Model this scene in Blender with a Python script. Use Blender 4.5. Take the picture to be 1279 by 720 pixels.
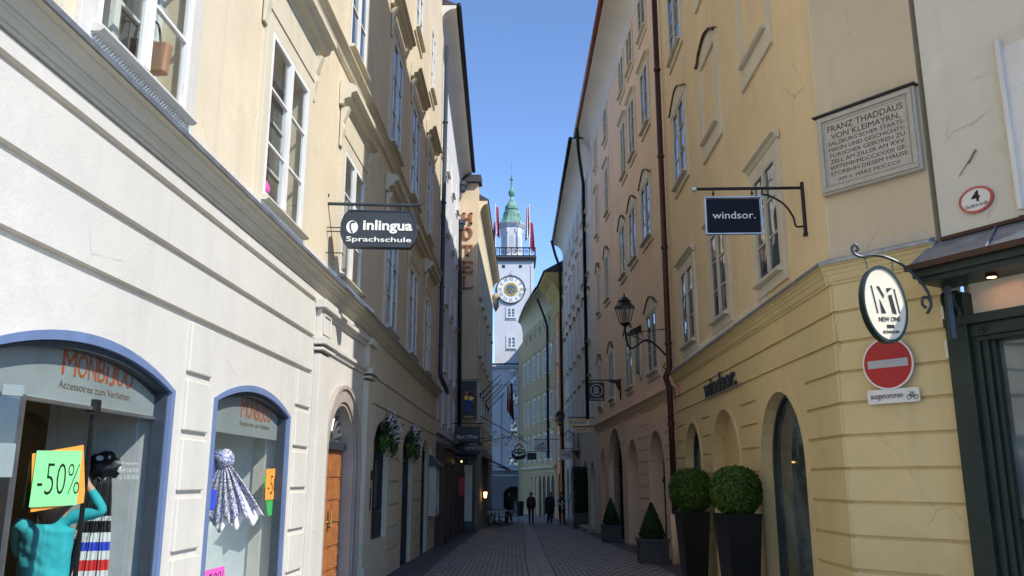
import bpy, bmesh, math, random
from mathutils import Vector, Matrix, noise
from math import sin, cos, pi, radians as R, hypot, atan2
random.seed(7)
for o in list(bpy.data.objects): bpy.data.objects.remove(o)
S = bpy.context.scene; COL = S.collection

# ------------------------------------------------------------------ camera, sky, sun, exposure
FPX = 1050.0; PITCH = math.atan(240/FPX); EYE = 1.65
cam = bpy.data.objects.new('camera', bpy.data.cameras.new('camera')); COL.objects.link(cam)
cam.data.sensor_width = 36; cam.data.lens = 36*FPX/1279; cam.data.clip_start = .05; cam.data.clip_end = 3000
cam.location = (0, 0, EYE); cam.rotation_euler = (pi/2+PITCH, 0, 0); S.camera = cam
SUN_AZ = atan2(.794, -.607); SUN_EL = R(41.5)
W = bpy.data.worlds.new('World'); S.world = W; W.use_nodes = True
nt = W.node_tree; sky = nt.nodes.new('ShaderNodeTexSky'); sky.sky_type = 'NISHITA'; sky.sun_disc = False
sky.sun_elevation = SUN_EL; sky.sun_rotation = SUN_AZ; sky.altitude = 1800; sky.air_density = .8; sky.dust_density = .05; sky.ozone_density = 4.5
nt.links.new(sky.outputs[0], nt.nodes['Background'].inputs[0]); nt.nodes['Background'].inputs[1].default_value = .125
sl = bpy.data.lights.new('sun', 'SUN'); sl.energy = 2.3; sl.angle = R(.5); sl.color = (1, .94, .84)
sun = bpy.data.objects.new('sun', sl); COL.objects.link(sun)
tosun = Vector((sin(SUN_AZ)*cos(SUN_EL), cos(SUN_AZ)*cos(SUN_EL), sin(SUN_EL)))
sun.rotation_euler = tosun.to_track_quat('Z', 'Y').to_euler()
S.view_settings.view_transform = 'Standard'; S.view_settings.look = 'None'; S.view_settings.gamma = 1
S.view_settings.exposure = 1.38
S.cycles.diffuse_bounces = 10; S.cycles.max_bounces = 18; S.cycles.transparent_max_bounces = 12

SLOPE = .015
def gz(y): return -SLOPE*y

# ------------------------------------------------------------------ helpers
class MB:
    """collects shapes; build() links them as ONE mesh object"""
    def __init__(s, sg=1): s.v = []; s.f = []; s.m = []; s.sg = sg; s.mi = 0
    def add(s, vs, fs):
        b = len(s.v); s.v += [(p[0], p[1]*s.sg, p[2]) for p in vs]
        for f in fs: s.f.append([b+i for i in f]); s.m.append(s.mi)
        return s
    def box(s, x0, x1, y0, y1, z0, z1):
        x0, x1 = min(x0, x1), max(x0, x1); y0, y1 = min(y0, y1), max(y0, y1); z0, z1 = min(z0, z1), max(z0, z1)
        return s.add([(x0,y0,z0),(x1,y0,z0),(x1,y1,z0),(x0,y1,z0),(x0,y0,z1),(x1,y0,z1),(x1,y1,z1),(x0,y1,z1)],
                     [(0,3,2,1),(4,5,6,7),(0,1,5,4),(1,2,6,5),(2,3,7,6),(3,0,4,7)])
    def prism(s, poly, y0, y1):                     # polygon in x-z, extruded in y
        n = len(poly); return s.add([(a, y0, c) for a, c in poly]+[(a, y1, c) for a, c in poly],
            [list(range(n))[::-1], list(range(n, 2*n))]+[(i, (i+1) % n, n+(i+1) % n, n+i) for i in range(n)])
    def plan(s, poly, z0, z1):                      # polygon in x-y, extruded in z
        n = len(poly); return s.add([(a, b, z0) for a, b in poly]+[(a, b, z1) for a, b in poly],
            [list(range(n))[::-1], list(range(n, 2*n))]+[(i, (i+1) % n, n+(i+1) % n, n+i) for i in range(n)])
    def extr(s, prof, x0, x1):                      # profile (y,z) extruded in x
        n = len(prof); return s.add([(x0, a, b) for a, b in prof]+[(x1, a, b) for a, b in prof],
            [list(range(n))[::-1], list(range(n, 2*n))]+[(i, (i+1) % n, n+(i+1) % n, n+i) for i in range(n)])
    def ring(s, outer, inner, y0, y1):              # frame between two matching outlines (open polylines) in x-z
        n = len(outer)
        vs = [(a, y, c) for y in (y0, y1) for L in (outer, inner) for a, c in L]
        fs = []
        O0, I0, O1, I1 = 0, n, 2*n, 3*n
        for i in range(n-1):
            fs += [(O0+i, O0+i+1, I0+i+1, I0+i), (O1+i, I1+i, I1+i+1, O1+i+1), (O0+i, O1+i, O1+i+1, O0+i+1), (I0+i, I0+i+1, I1+i+1, I1+i)]
        fs += [(O0, I0, I1, O1), (O0+n-1, O1+n-1, I1+n-1, I0+n-1)]
        return s.add(vs, fs)
    def tube(s, pts, r, n=8):
        pts = [Vector(p) for p in pts]; k = len(pts)
        rs = r if isinstance(r, (list, tuple)) else [r]*k
        vs = []; up = None
        for i, p in enumerate(pts):
            d = (pts[min(i+1, k-1)]-pts[max(i-1, 0)])
            d = d.normalized() if d.length > 1e-9 else Vector((0, 0, 1))
            if up is None: up = Vector((0, 0, 1)) if abs(d.z) < .9 else Vector((1, 0, 0))
            a = d.cross(up)
            if a.length < 1e-4: a = d.orthogonal()
            a.normalize(); b = a.cross(d).normalized(); up = b
            vs += [p+(a*cos(2*pi*j/n)+b*sin(2*pi*j/n))*rs[i] for j in range(n)]
        fs = [(i*n+j, i*n+(j+1) % n, (i+1)*n+(j+1) % n, (i+1)*n+j) for i in range(k-1) for j in range(n)]
        fs += [list(range(n))[::-1], list(range((k-1)*n, k*n))]
        return s.add([tuple(v) for v in vs], fs)
    def lathe(s, prof, c=(0, 0, 0), n=16, ph=0, sx=1, sy=1):
        k = len(prof); vs = [(c[0]+r*cos(2*pi*j/n+ph)*sx, c[1]+r*sin(2*pi*j/n+ph)*sy, c[2]+z) for r, z in prof for j in range(n)]
        fs = [(i*n+j, i*n+(j+1) % n, (i+1)*n+(j+1) % n, (i+1)*n+j) for i in range(k-1) for j in range(n)]
        fs += [list(range(n))[::-1], list(range((k-1)*n, k*n))]
        return s.add(vs, fs)
    def disc(s, cx, cz, rx, rz, y0, y1, n=32):
        return s.prism([(cx+rx*cos(2*pi*i/n), cz+rz*sin(2*pi*i/n)) for i in range(n)], y0, y1)
    def hoop(s, cx, cz, r1, r0, y0, y1, n=32, k=1.0):
        o = [(cx+r1*cos(2*pi*i/n), cz+r1*k*sin(2*pi*i/n)) for i in range(n+1)]
        q = [(cx+r0*cos(2*pi*i/n), cz+r0*k*sin(2*pi*i/n)) for i in range(n+1)]
        return s.ring(o, q, y0, y1)
    def text(s, string, x0, x1, z0, z1, y, t=.004, bold=0.0, flip=False, skew=0):
        vs, fs, bb = textmesh(string, bold)
        w = bb[2]-bb[0]; h = bb[3]-bb[1]
        def f(p):
            u = (p[0]-bb[0])/w; v = (p[1]-bb[1])/h
            uu = 1-u if flip else u
            return (x0+(x1-x0)*uu+skew*(v-.5)*(x1-x0)/len(string), y+t*p[2], z0+(z1-z0)*v)
        return s.add([f(p) for p in vs], fs)
    def build(s, name, mat, parent=None, smooth=False, bevel=0, fix=True, seg=2):
        me = bpy.data.meshes.new(name); me.from_pydata(s.v, [], s.f)
        mats = mat if isinstance(mat, (list, tuple)) else [mat]
        for m in mats: me.materials.append(m)
        if len(mats) > 1:
            for p, mi in zip(me.polygons, s.m): p.material_index = mi
        if fix:
            b = bmesh.new(); b.from_mesh(me); bmesh.ops.recalc_face_normals(b, faces=b.faces); b.to_mesh(me); b.free()
        if smooth:
            for p in me.polygons: p.use_smooth = True
        o = bpy.data.objects.new(name, me); COL.objects.link(o)
        if parent: o.parent = parent
        if bevel:
            md = o.modifiers.new('b', 'BEVEL'); md.width = bevel; md.segments = seg; md.limit_method = 'ANGLE'; md.angle_limit = R(40)
        return o
TX = {}
def textmesh(string, bold=0.0):
    key = (string, bold)
    if key not in TX:
        c = bpy.data.curves.new('t', 'FONT'); c.body = string; c.size = 1; c.resolution_u = 3; c.offset = bold; c.extrude = .5
        o = bpy.data.objects.new('t', c); COL.objects.link(o)
        dg = bpy.context.evaluated_depsgraph_get(); me = bpy.data.meshes.new_from_object(o.evaluated_get(dg))
        vs = [tuple(v.co) for v in me.vertices]; fs = [tuple(p.vertices) for p in me.polygons]
        bpy.data.objects.remove(o); bpy.data.curves.remove(c); bpy.data.meshes.remove(me)
        bb = (min(v[0] for v in vs), min(v[1] for v in vs), max(v[0] for v in vs), max(v[1] for v in vs))
        TX[key] = (vs, fs, bb)
    return TX[key]
def tag(o, label=None, cat=None, group=None, kind=None):
    if label: o['label'] = label
    if cat: o['category'] = cat
    if group: o['group'] = group
    if kind: o['kind'] = kind
    return o
def empty(name, loc=(0, 0, 0), rz=0, label=None, cat=None, group=None, rx=0):
    o = bpy.data.objects.new(name, None); COL.objects.link(o); o.empty_display_size = .2
    o.location = loc; o.rotation_euler = (rx, 0, rz); tag(o, label, cat, group); return o
def copy_tree(o, parent=None):
    c = o.copy(); COL.objects.link(c); c.parent = parent
    for ch in list(o.children): copy_tree(ch, c)
    return c
def cut(o, cutter):
    c = cutter.build('cutter', MT['dark'])
    c.parent = o.parent; c.matrix_basis = o.matrix_basis.copy()
    md = o.modifiers.new('x', 'BOOLEAN'); md.operation = 'DIFFERENCE'; md.object = c; md.solver = 'EXACT'; md.use_self = True
    bpy.context.view_layer.update()
    dg = bpy.context.evaluated_depsgraph_get(); me = bpy.data.meshes.new_from_object(o.evaluated_get(dg))
    old = o.data; o.modifiers.clear(); o.data = me; bpy.data.meshes.remove(old); bpy.data.objects.remove(c)
    me.name = o.name
class Facade:
    """vertical wall plane: (s along, o outward to the street, z up)"""
    def __init__(f, x0, y0, dx, side, dy=1.0):
        l = hypot(dx, dy); f.o = (x0, y0); f.d = (dx/l, dy/l); f.side = side
        f.sg = 1 if side == 'R' else -1           # local y axis = left of d = outward for the right side
        f.n = (-f.d[1]*f.sg, f.d[0]*f.sg)
    def w(f, s, o, z): return Vector((f.o[0]+s*f.d[0]+o*f.n[0], f.o[1]+s*f.d[1]+o*f.n[1], z))
    def mb(f): return MB(f.sg)
    def root(f, name, label, cat, group=None):
        return empty(name, (f.o[0], f.o[1], 0), atan2(f.d[1], f.d[0]), label, cat, group)
    def at(f, px, py, off=0):
        r = ray(px, py); n = f.n
        t = ((f.o[0]+off*n[0])*n[0]+(f.o[1]+off*n[1])*n[1])/(r[0]*n[0]+r[1]*n[1])
        P = (t*r[0], t*r[1]); return ((P[0]-f.o[0])*f.d[0]+(P[1]-f.o[1])*f.d[1], EYE+t*r[2])
    def text(f, m, string, s0, s1, z0, z1, o, t=.004, bold=0.0):   # reads left to right seen from the street
        return m.text(string, s0, s1, z0, z1, o, t, bold, flip=(f.side == 'R'))
def ray(x, y):
    a = (x-639.5)/FPX; b = (360-y)/FPX
    return (a, cos(PITCH)-b*sin(PITCH), sin(PITCH)+b*cos(PITCH))
def atY(x, y, Y):
    r = ray(x, y); t = Y/r[1]; return Vector((t*r[0], Y, EYE+t*r[2]))
def arch_poly(s0, s1, z0, zs, zt, n=14):            # opening outline: jambs up to zs, arc to crown zt
    c = (s0+s1)/2; hw = (s1-s0)/2; h = zt-zs; r = (hw*hw+h*h)/(2*h); zc = zt-r; a0 = math.asin(min(1, hw/r))
    if h > hw*.99: a0 = pi/2; 
    pts = [(s0, z0)]
    for i in range(n+1):
        a = -a0+2*a0*i/n
        if h > hw*.99: pts.append((c+hw*sin(a), zs+h*cos(a)))
        else: pts.append((c+r*sin(a), zc+r*cos(a)))
    return pts+[(s1, z0)]
def smooth_path(pts, n=8):                          # Catmull-Rom
    P = [Vector(p) for p in pts]; P = [P[0]*2-P[1]]+P+[P[-1]*2-P[-2]]; out = []
    for i in range(1, len(P)-2):
        for k in range(n):
            t = k/n; a, b, c, d = P[i-1], P[i], P[i+1], P[i+2]
            out.append(.5*((2*b)+(c-a)*t+(2*a-5*b+4*c-d)*t*t+(3*b-a-3*c+d)*t**3))
    return out+[P[-2]]

# ------------------------------------------------------------------ materials
MT = {}
def nodes(name):
    m = bpy.data.materials.new(name); m.use_nodes = True; return m, m.node_tree, m.node_tree.nodes['Principled BSDF']
def mixc(nt, fac, a, b, mode='MIX'):
    n = nt.nodes.new('ShaderNodeMix'); n.data_type = 'RGBA'; n.blend_type = mode
    for sock, v in ((n.inputs[0], fac), (n.inputs[6], a), (n.inputs[7], b)):
        if hasattr(v, 'is_linked') or hasattr(v, 'links'): nt.links.new(v, sock)
        elif isinstance(v, (int, float)): sock.default_value = v
        else: sock.default_value = (*v[:3], 1)
    return n.outputs[2]
def noise_n(nt, scale, detail=4, rough=.55, vec=None, lo=.35, hi=.65):
    n = nt.nodes.new('ShaderNodeTexNoise'); n.inputs['Scale'].default_value = scale; n.inputs['Detail'].default_value = detail; n.inputs['Roughness'].default_value = rough
    if vec is not None: nt.links.new(vec, n.inputs['Vector'])
    r = nt.nodes.new('ShaderNodeMapRange'); r.inputs[1].default_value = lo; r.inputs[2].default_value = hi
    nt.links.new(n.outputs[0], r.inputs[0]); return r.outputs[0]
def coords(nt, scale=(1, 1, 1)):
    t = nt.nodes.new('ShaderNodeTexCoord'); mp = nt.nodes.new('ShaderNodeMapping'); mp.inputs['Scale'].default_value = scale
    nt.links.new(t.outputs['Object'], mp.inputs['Vector']); return mp.outputs[0]
def sc(c, k): return tuple(min(1, v*k) for v in c)
def bumpn(nt, bsdf, h, strength=.3, dist=.01):
    b = nt.nodes.new('ShaderNodeBump'); b.inputs['Strength'].default_value = strength; b.inputs['Distance'].default_value = dist
    nt.links.new(h, b.inputs['Height']); nt.links.new(b.outputs[0], bsdf.inputs['Normal'])
def plaster(name, c, stain=.25, streak=.2, bump=.35, rough=.9, dirt=(.16, .14, .11)):
    m, nt, b = nodes(name); v = coords(nt)
    big = noise_n(nt, .55, 5, .6, v); mid = noise_n(nt, 4.5, 5, .65, v); st = noise_n(nt, 1.0, 6, .65, coords(nt, (3.2, 3.2, .22)), .52, .8)
    spot = noise_n(nt, 2.3, 9, .72, v, .6, .78)
    col = mixc(nt, big, sc(c, .85), sc(c, 1.06)); col = mixc(nt, mid, sc(c, .95), col)
    mm = nt.nodes.new('ShaderNodeMath'); mm.operation = 'MULTIPLY'; mm.inputs[1].default_value = streak; nt.links.new(st, mm.inputs[0])
    col = mixc(nt, mm.outputs[0], col, tuple(a*.5+d*.5 for a, d in zip(c, dirt)))
    mm = nt.nodes.new('ShaderNodeMath'); mm.operation = 'MULTIPLY'; mm.inputs[1].default_value = stain; nt.links.new(spot, mm.inputs[0])
    col = mixc(nt, mm.outputs[0], col, tuple(a*.35+d*.65 for a, d in zip(c, dirt)))
    # repair patches and hairline cracks
    dn = nt.nodes.new('ShaderNodeTexNoise'); dn.inputs['Scale'].default_value = 2.2; dn.inputs['Detail'].default_value = 6; nt.links.new(v, dn.inputs['Vector'])
    vm = nt.nodes.new('ShaderNodeMix'); vm.data_type = 'VECTOR'; vm.inputs[0].default_value = .16; nt.links.new(v, vm.inputs[4]); nt.links.new(dn.outputs['Color'], vm.inputs[5])
    vo = nt.nodes.new('ShaderNodeTexVoronoi'); vo.feature = 'DISTANCE_TO_EDGE'; vo.inputs['Scale'].default_value = .75; nt.links.new(vm.outputs[1], vo.inputs['Vector'])
    lt = nt.nodes.new('ShaderNodeMapRange'); lt.inputs[1].default_value = .0; lt.inputs[2].default_value = .006; lt.inputs[3].default_value = 1; lt.inputs[4].default_value = 0; nt.links.new(vo.outputs[0], lt.inputs[0])
    mk = noise_n(nt, .8, 3, .5, coords(nt, (1.1, .9, 1.3)), .54, .62); m3 = nt.nodes.new('ShaderNodeMath'); m3.operation = 'MULTIPLY'; nt.links.new(lt.outputs[0], m3.inputs[0]); nt.links.new(mk, m3.inputs[1])
    m4 = nt.nodes.new('ShaderNodeMath'); m4.operation = 'MULTIPLY'; m4.inputs[1].default_value = .5; nt.links.new(m3.outputs[0], m4.inputs[0])
    vc = nt.nodes.new('ShaderNodeTexVoronoi'); vc.inputs['Scale'].default_value = .42; nt.links.new(vm.outputs[1], vc.inputs['Vector']); sx = nt.nodes.new('ShaderNodeSeparateColor'); nt.links.new(vc.outputs['Color'], sx.inputs[0])
    pr = nt.nodes.new('ShaderNodeMapRange'); pr.inputs[1].default_value = .72; pr.inputs[2].default_value = .74; pr.inputs[4].default_value = .55; nt.links.new(sx.outputs[0], pr.inputs[0])
    col = mixc(nt, pr.outputs[0], col, mixc(nt, 1.0, col, (1.05, 1.03, 1.0) if sum(c) > 1.7 else (.90, .905, .92), 'MULTIPLY'))
    col = mixc(nt, m4.outputs[0], col, sc(c, .38))
    nt.links.new(col, b.inputs['Base Color']); b.inputs['Roughness'].default_value = rough; b.inputs['Specular IOR Level'].default_value = .2
    f = nt.nodes.new('ShaderNodeTexNoise'); f.inputs['Scale'].default_value = 30; f.inputs['Detail'].default_value = 6; f.inputs['Roughness'].default_value = .7; nt.links.new(v, f.inputs['Vector'])
    bumpn(nt, b, f.outputs[0], bump, .012); MT[name] = m; return m
def plain(name, c, rough=.5, metal=0, var=.12, scale=6, bump=0, spec=.4):
    m, nt, b = nodes(name); v = coords(nt); n = noise_n(nt, scale, 5, .65, v)
    nt.links.new(mixc(nt, n, sc(c, 1-var), sc(c, 1+var)), b.inputs['Base Color'])
    b.inputs['Roughness'].default_value = rough; b.inputs['Metallic'].default_value = metal; b.inputs['Specular IOR Level'].default_value = spec
    if bump: bumpn(nt, b, noise_n(nt, scale*6, 5, .6, v, 0, 1), bump, .01)
    MT[name] = m; return m
def emit(name, c, k):
    m, nt, b = nodes(name); b.inputs['Base Color'].default_value = (*c, 1); b.inputs['Emission Color'].default_value = (*c, 1); b.inputs['Emission Strength'].default_value = k; MT[name] = m; return m
def weathered(name, c, under, amt=.5, scale=9, rough=.6):
    m, nt, b = nodes(name); v = coords(nt, (1, 1, .35)); n = noise_n(nt, scale, 8, .75, v, .62, .68); n2 = noise_n(nt, 3, 4, .6, v)
    mm = nt.nodes.new('ShaderNodeMath'); mm.operation = 'MULTIPLY'; mm.inputs[1].default_value = amt; nt.links.new(n, mm.inputs[0])
    nt.links.new(mixc(nt, mm.outputs[0], mixc(nt, n2, sc(c, .88), sc(c, 1.05)), under), b.inputs['Base Color'])
    b.inputs['Roughness'].default_value = rough; bumpn(nt, b, n, .2, .004); MT[name] = m; return m
def mirror_glass(name, c=(.02, .025, .03), ior=2.5, wave=.05, sc_=1.3):
    m, nt, b = nodes(name); v = coords(nt); n = noise_n(nt, 1.6, 2, .5, v)
    nt.links.new(mixc(nt, n, sc(c, .5), sc(c, 1.8)), b.inputs['Base Color'])
    b.inputs['Roughness'].default_value = .03; b.inputs['IOR'].default_value = ior; b.inputs['Specular IOR Level'].default_value = .5
    w = nt.nodes.new('ShaderNodeTexNoise'); w.inputs['Scale'].default_value = sc_; w.inputs['Detail'].default_value = 1; nt.links.new(v, w.inputs['Vector'])
    bumpn(nt, b, w.outputs[0], 1.0, wave); MT[name] = m; return m
def clear_glass(name, tint=(.9, .95, .94), k=.12, wave=.0):
    m = bpy.data.materials.new(name); m.use_nodes = True; nt = m.node_tree; nt.nodes.remove(nt.nodes['Principled BSDF'])
    tr = nt.nodes.new('ShaderNodeBsdfTransparent'); tr.inputs[0].default_value = (*tint, 1)
    gl = nt.nodes.new('ShaderNodeBsdfGlossy'); gl.inputs['Roughness'].default_value = .01
    l0 = nt.nodes.new('ShaderNodeLayerWeight'); l0.inputs[0].default_value = .5; l1 = nt.nodes.new('ShaderNodeMath'); l1.operation = 'POWER'; l1.inputs[1].default_value = 4.5; nt.links.new(l0.outputs['Facing'], l1.inputs[0])
    lw = nt.nodes.new('ShaderNodeMath'); lw.operation = 'MULTIPLY_ADD'; lw.inputs[1].default_value = .8; lw.inputs[2].default_value = .10; nt.links.new(l1.outputs[0], lw.inputs[0])
    mx = nt.nodes.new('ShaderNodeMixShader'); nt.links.new(lw.outputs[0], mx.inputs[0]); nt.links.new(tr.outputs[0], mx.inputs[1]); nt.links.new(gl.outputs[0], mx.inputs[2])
    nt.links.new(mx.outputs[0], nt.nodes['Material Output'].inputs[0]); MT[name] = m; return m
def leafmat(name, a, b_):
    m, nt, b = nodes(name); g = nt.nodes.new('ShaderNodeNewGeometry')
    nt.links.new(mixc(nt, g.outputs['Random Per Island'], a, b_), b.inputs['Base Color']); b.inputs['Roughness'].default_value = .55; b.inputs['Specular IOR Level'].default_value = .3
    MT[name] = m; return m
def speckle(name, a, b_, scale=60, rough=.8):
    m, nt, b = nodes(name); n = noise_n(nt, scale, 3, .8, coords(nt), .42, .58); n2 = noise_n(nt, 1.5, 4, .6, coords(nt))
    nt.links.new(mixc(nt, n2, mixc(nt, n, a, b_), a), b.inputs['Base Color']); b.inputs['Roughness'].default_value = rough; bumpn(nt, b, n, .15, .004); MT[name] = m; return m

plaster('white_render', (.58, .56, .51), .35, .3)
plaster('cream_wall', (.64, .555, .41), .45, .5)
plaster('cream_trim', (.60, .55, .43), .2, .25)
plaster('cool_white_wall', (.60, .62, .65), .2, .25)
plaster('tan_wall', (.78, .63, .40), .25, .4, .25)
plaster('yellow_wall', (.68, .555, .30), .25, .35, .22)
plaster('chamfer_wall', (.62, .515, .36), .25, .35, .25)
plaster('pink_wall', (.78, .60, .44), .22, .35, .25)
plaster('pale_wall', (.68, .655, .57), .3, .3, .5)
plaster('trim_beige', (.66, .62, .51), .2, .3)
plaster('grey_wall', (.66, .65, .60), .18, .3)
plaster('orange_wall', (.64, .32, .16), .15, .2)
plaster('ochre_wall', (.50, .36, .12), .3, .2)
plaster('olive_wall', (.42, .325, .18), .2, .3)
plaster('olive_trim', (.54, .47, .31), .15, .2)
plaster('hotel_wall', (.68, .55, .38), .1, .15, .8)
plaster('hotel_pale', (.72, .64, .47), .1, .15)
plaster('tower_wall', (.55, .57, .62), .15, .25)
plaster('tower_blue', (.17, .175, .20), .15, .25)
plaster('soffit', (.66, .65, .61), .15, .1)
plain('dark', (.012, .012, .013), .8)
plain('black_metal', (.018, .019, .02), .42, .3)
plain('slate_metal', (.05, .065, .08), .4, .4)
plain('green_paint', (.012, .027, .023), .38, 0, .2, 4)
plain('brown_metal', (.06, .028, .02), .45, .3)
plain('red_gutter', (.20, .055, .035), .5, .2)
plain('lead', (.30, .34, .40), .35, .7, .25, 5)
plain('roof_tile', (.12, .075, .055), .85, 0, .3, 8)
plain('roof_dark', (.05, .05, .055), .7, 0, .3, 8)
plain('stone', (.33, .29, .25), .85, 0, .2, 30, .4)
speckle('marble', (.34, .30, .26), (.45, .41, .36), 45, .55)
speckle('plaque_stone', (.42, .39, .33), (.50, .47, .41), 14, .6)
weathered('white_wood', (.72, .72, .70), (.30, .28, .25), .6)
weathered('beige_wood', (.55, .53, .45), (.25, .22, .18), .5)
weathered('blue_paint', (.13, .19, .34), (.24, .25, .30), .35, 6)
mirror_glass('window_glass'); mirror_glass('curtain_glass', (.085, .09, .095), 1.5)
mirror_glass('shop_glass', (.075, .10, .105), 1.9, .02, .6)
clear_glass('clear_glass')
plain('frosted', (.20, .24, .235), .22, 0, .1, 2, 0, .5)
plain('shop_white', (.62, .65, .66), .6, 0, .04)
plain('shop_grey', (.48, .49, .49), .6, 0, .08)
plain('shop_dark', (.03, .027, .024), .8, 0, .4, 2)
plain('steel', (.5, .52, .54), .3, .9)
plain('orange_wood', (.34, .13, .04), .45, 0, .18, 5)
plain('brown_wood', (.07, .03, .02), .5, 0, .25, 6)
plain('brass', (.7, .5, .2), .3, 1)
plain('copper_letter', (.26, .075, .03), .45)
plain('hotel_letter', (.36, .13, .06), .5, .2)
plain('sign_white', (.72, .72, .70), .45, 0, .03)
plain('sign_black', (.012, .013, .016), .35)
plain('sign_navy', (.03, .038, .048), .45); plain('midnight', (.006, .007, .014), .5, 0, .1, 6, 0, .15)
plain('cream_sign', (.74, .69, .55), .4, 0, .04)
plain('gold', (.55, .33, .06), .35, .7)
plain('sign_red', (.42, .018, .02), .4, 0, .06)
plain('oval_red', (.5, .10, .09), .45)
plain('grey_band', (.42, .43, .45), .45, 0, .04)
plain('verdigris', (.14, .27, .21), .7, 0, .45, 2)
plain('copper_dark', (.10, .085, .06), .6)
plain('flag_red', (.42, .02, .04), .7); plain('flag_white', (.7, .7, .7), .7); plain('flag_deepred', (.24, .02, .025), .8)
plain('flag_magenta', (.32, .02, .10), .7)
plain('clock_blue', (.05, .12, .25), .4)
plain('teal_knit', (.035, .42, .47), .85, 0, .08, 20, .25)
plain('skin', (.55, .32, .22), .5, 0, .05); plain('hair_dark', (.025, .015, .012), .6, 0, .3, 40, .5); plain('hair_blond', (.28, .19, .11), .6, 0, .3, 40, .5)
plain('coat_black', (.016, .016, .019), .8); plain('coat_brown', (.04, .035, .028), .8); plain('coat_navy', (.018, .022, .035), .8); plain('jeans', (.02, .024, .035), .8)
plain('bright_blue', (.02, .06, .45), .7)
plain('green_paper', (.25, .78, .30), .6, 0, .03); plain('orange_paper', (.85, .34, .06), .6, 0, .03); plain('pink_paper', (.8, .12, .5), .6, 0, .03); plain('dkgreen_paper', (.05, .4, .1), .6)
plain('ink', (.01, .01, .01), .6)
plain('tan_leather', (.30, .17, .10), .5); plain('cloth_white', (.72, .72, .72), .8)
plain('blue_cloth', (.03, .06, .5), .7); plain('red_cloth', (.6, .03, .03), .7)
plain('planter_black', (.012, .013, .014), .3); plain('planter_grey', (.05, .055, .065), .6)
leafmat('box_leaf', (.02, .055, .006), (.075, .15, .018)); leafmat('dark_leaf', (.012, .035, .012), (.03, .075, .02)); leafmat('lime_leaf', (.05, .12, .015), (.11, .22, .035)); leafmat('petal', (.6, .6, .6), (.75, .72, .75))
emit('lamp_warm', (1, .6, .2), 6); emit('spot_warm', (1, .8, .5), 1.5)
def polka():
    m, nt, b = nodes('polka'); v = nt.nodes.new('ShaderNodeTexVoronoi'); v.inputs['Scale'].default_value = 11; v.inputs['Randomness'].default_value = .35
    nt.links.new(coords(nt), v.inputs['Vector']); r = nt.nodes.new('ShaderNodeMath'); r.operation = 'LESS_THAN'; r.inputs[1].default_value = .33; nt.links.new(v.outputs[0], r.inputs[0])
    nt.links.new(mixc(nt, r.outputs[0], (.01, .01, .012), (.7, .7, .7)), b.inputs['Base Color']); b.inputs['Roughness'].default_value = .5; MT['polka'] = m
polka()
def lace():
    m, nt, b = nodes('lace'); n = noise_n(nt, 55, 3, .8, coords(nt), .45, .55); n2 = noise_n(nt, 9, 2, .5, coords(nt, (1, 1, .3)), .4, .6)
    nt.links.new(mixc(nt, n, mixc(nt, n2, (.03, .03, .06), (.05, .06, .3)), (.6, .6, .62)), b.inputs['Base Color']); b.inputs['Roughness'].default_value = .6; MT['lace'] = m
lace()
def striped():
    m, nt, b = nodes('striped'); t = nt.nodes.new('ShaderNodeTexCoord'); sp = nt.nodes.new('ShaderNodeSeparateXYZ'); nt.links.new(t.outputs['Object'], sp.inputs[0])
    r = nt.nodes.new('ShaderNodeMapRange'); r.inputs[1].default_value = .6; r.inputs[2].default_value = 1.8; nt.links.new(sp.outputs['Z'], r.inputs[0])
    cr = nt.nodes.new('ShaderNodeValToRGB'); cr.color_ramp.interpolation = 'CONSTANT'; e = cr.color_ramp.elements
    cols = [(0, (.01, .01, .012)), (.20, (.65, .65, .65)), (.27, (.6, .03, .03)), (.34, (.65, .65, .65)), (.40, (.03, .06, .5)), (.46, (.65, .65, .65)), (.52, (.01, .01, .012)), (.60, (.6, .6, .6)), (.63, (.01, .01, .012))]
    e[0].position = 0; e[0].color = (*cols[0][1], 1); e[1].position = cols[1][0]; e[1].color = (*cols[1][1], 1)
    for p, c in cols[2:]: q = e.new(p); q.color = (*c, 1)
    nt.links.new(r.outputs[0], cr.inputs[0]); nt.links.new(cr.outputs[0], b.inputs['Base Color']); b.inputs['Roughness'].default_value = .6; MT['striped'] = m
striped()
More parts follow.
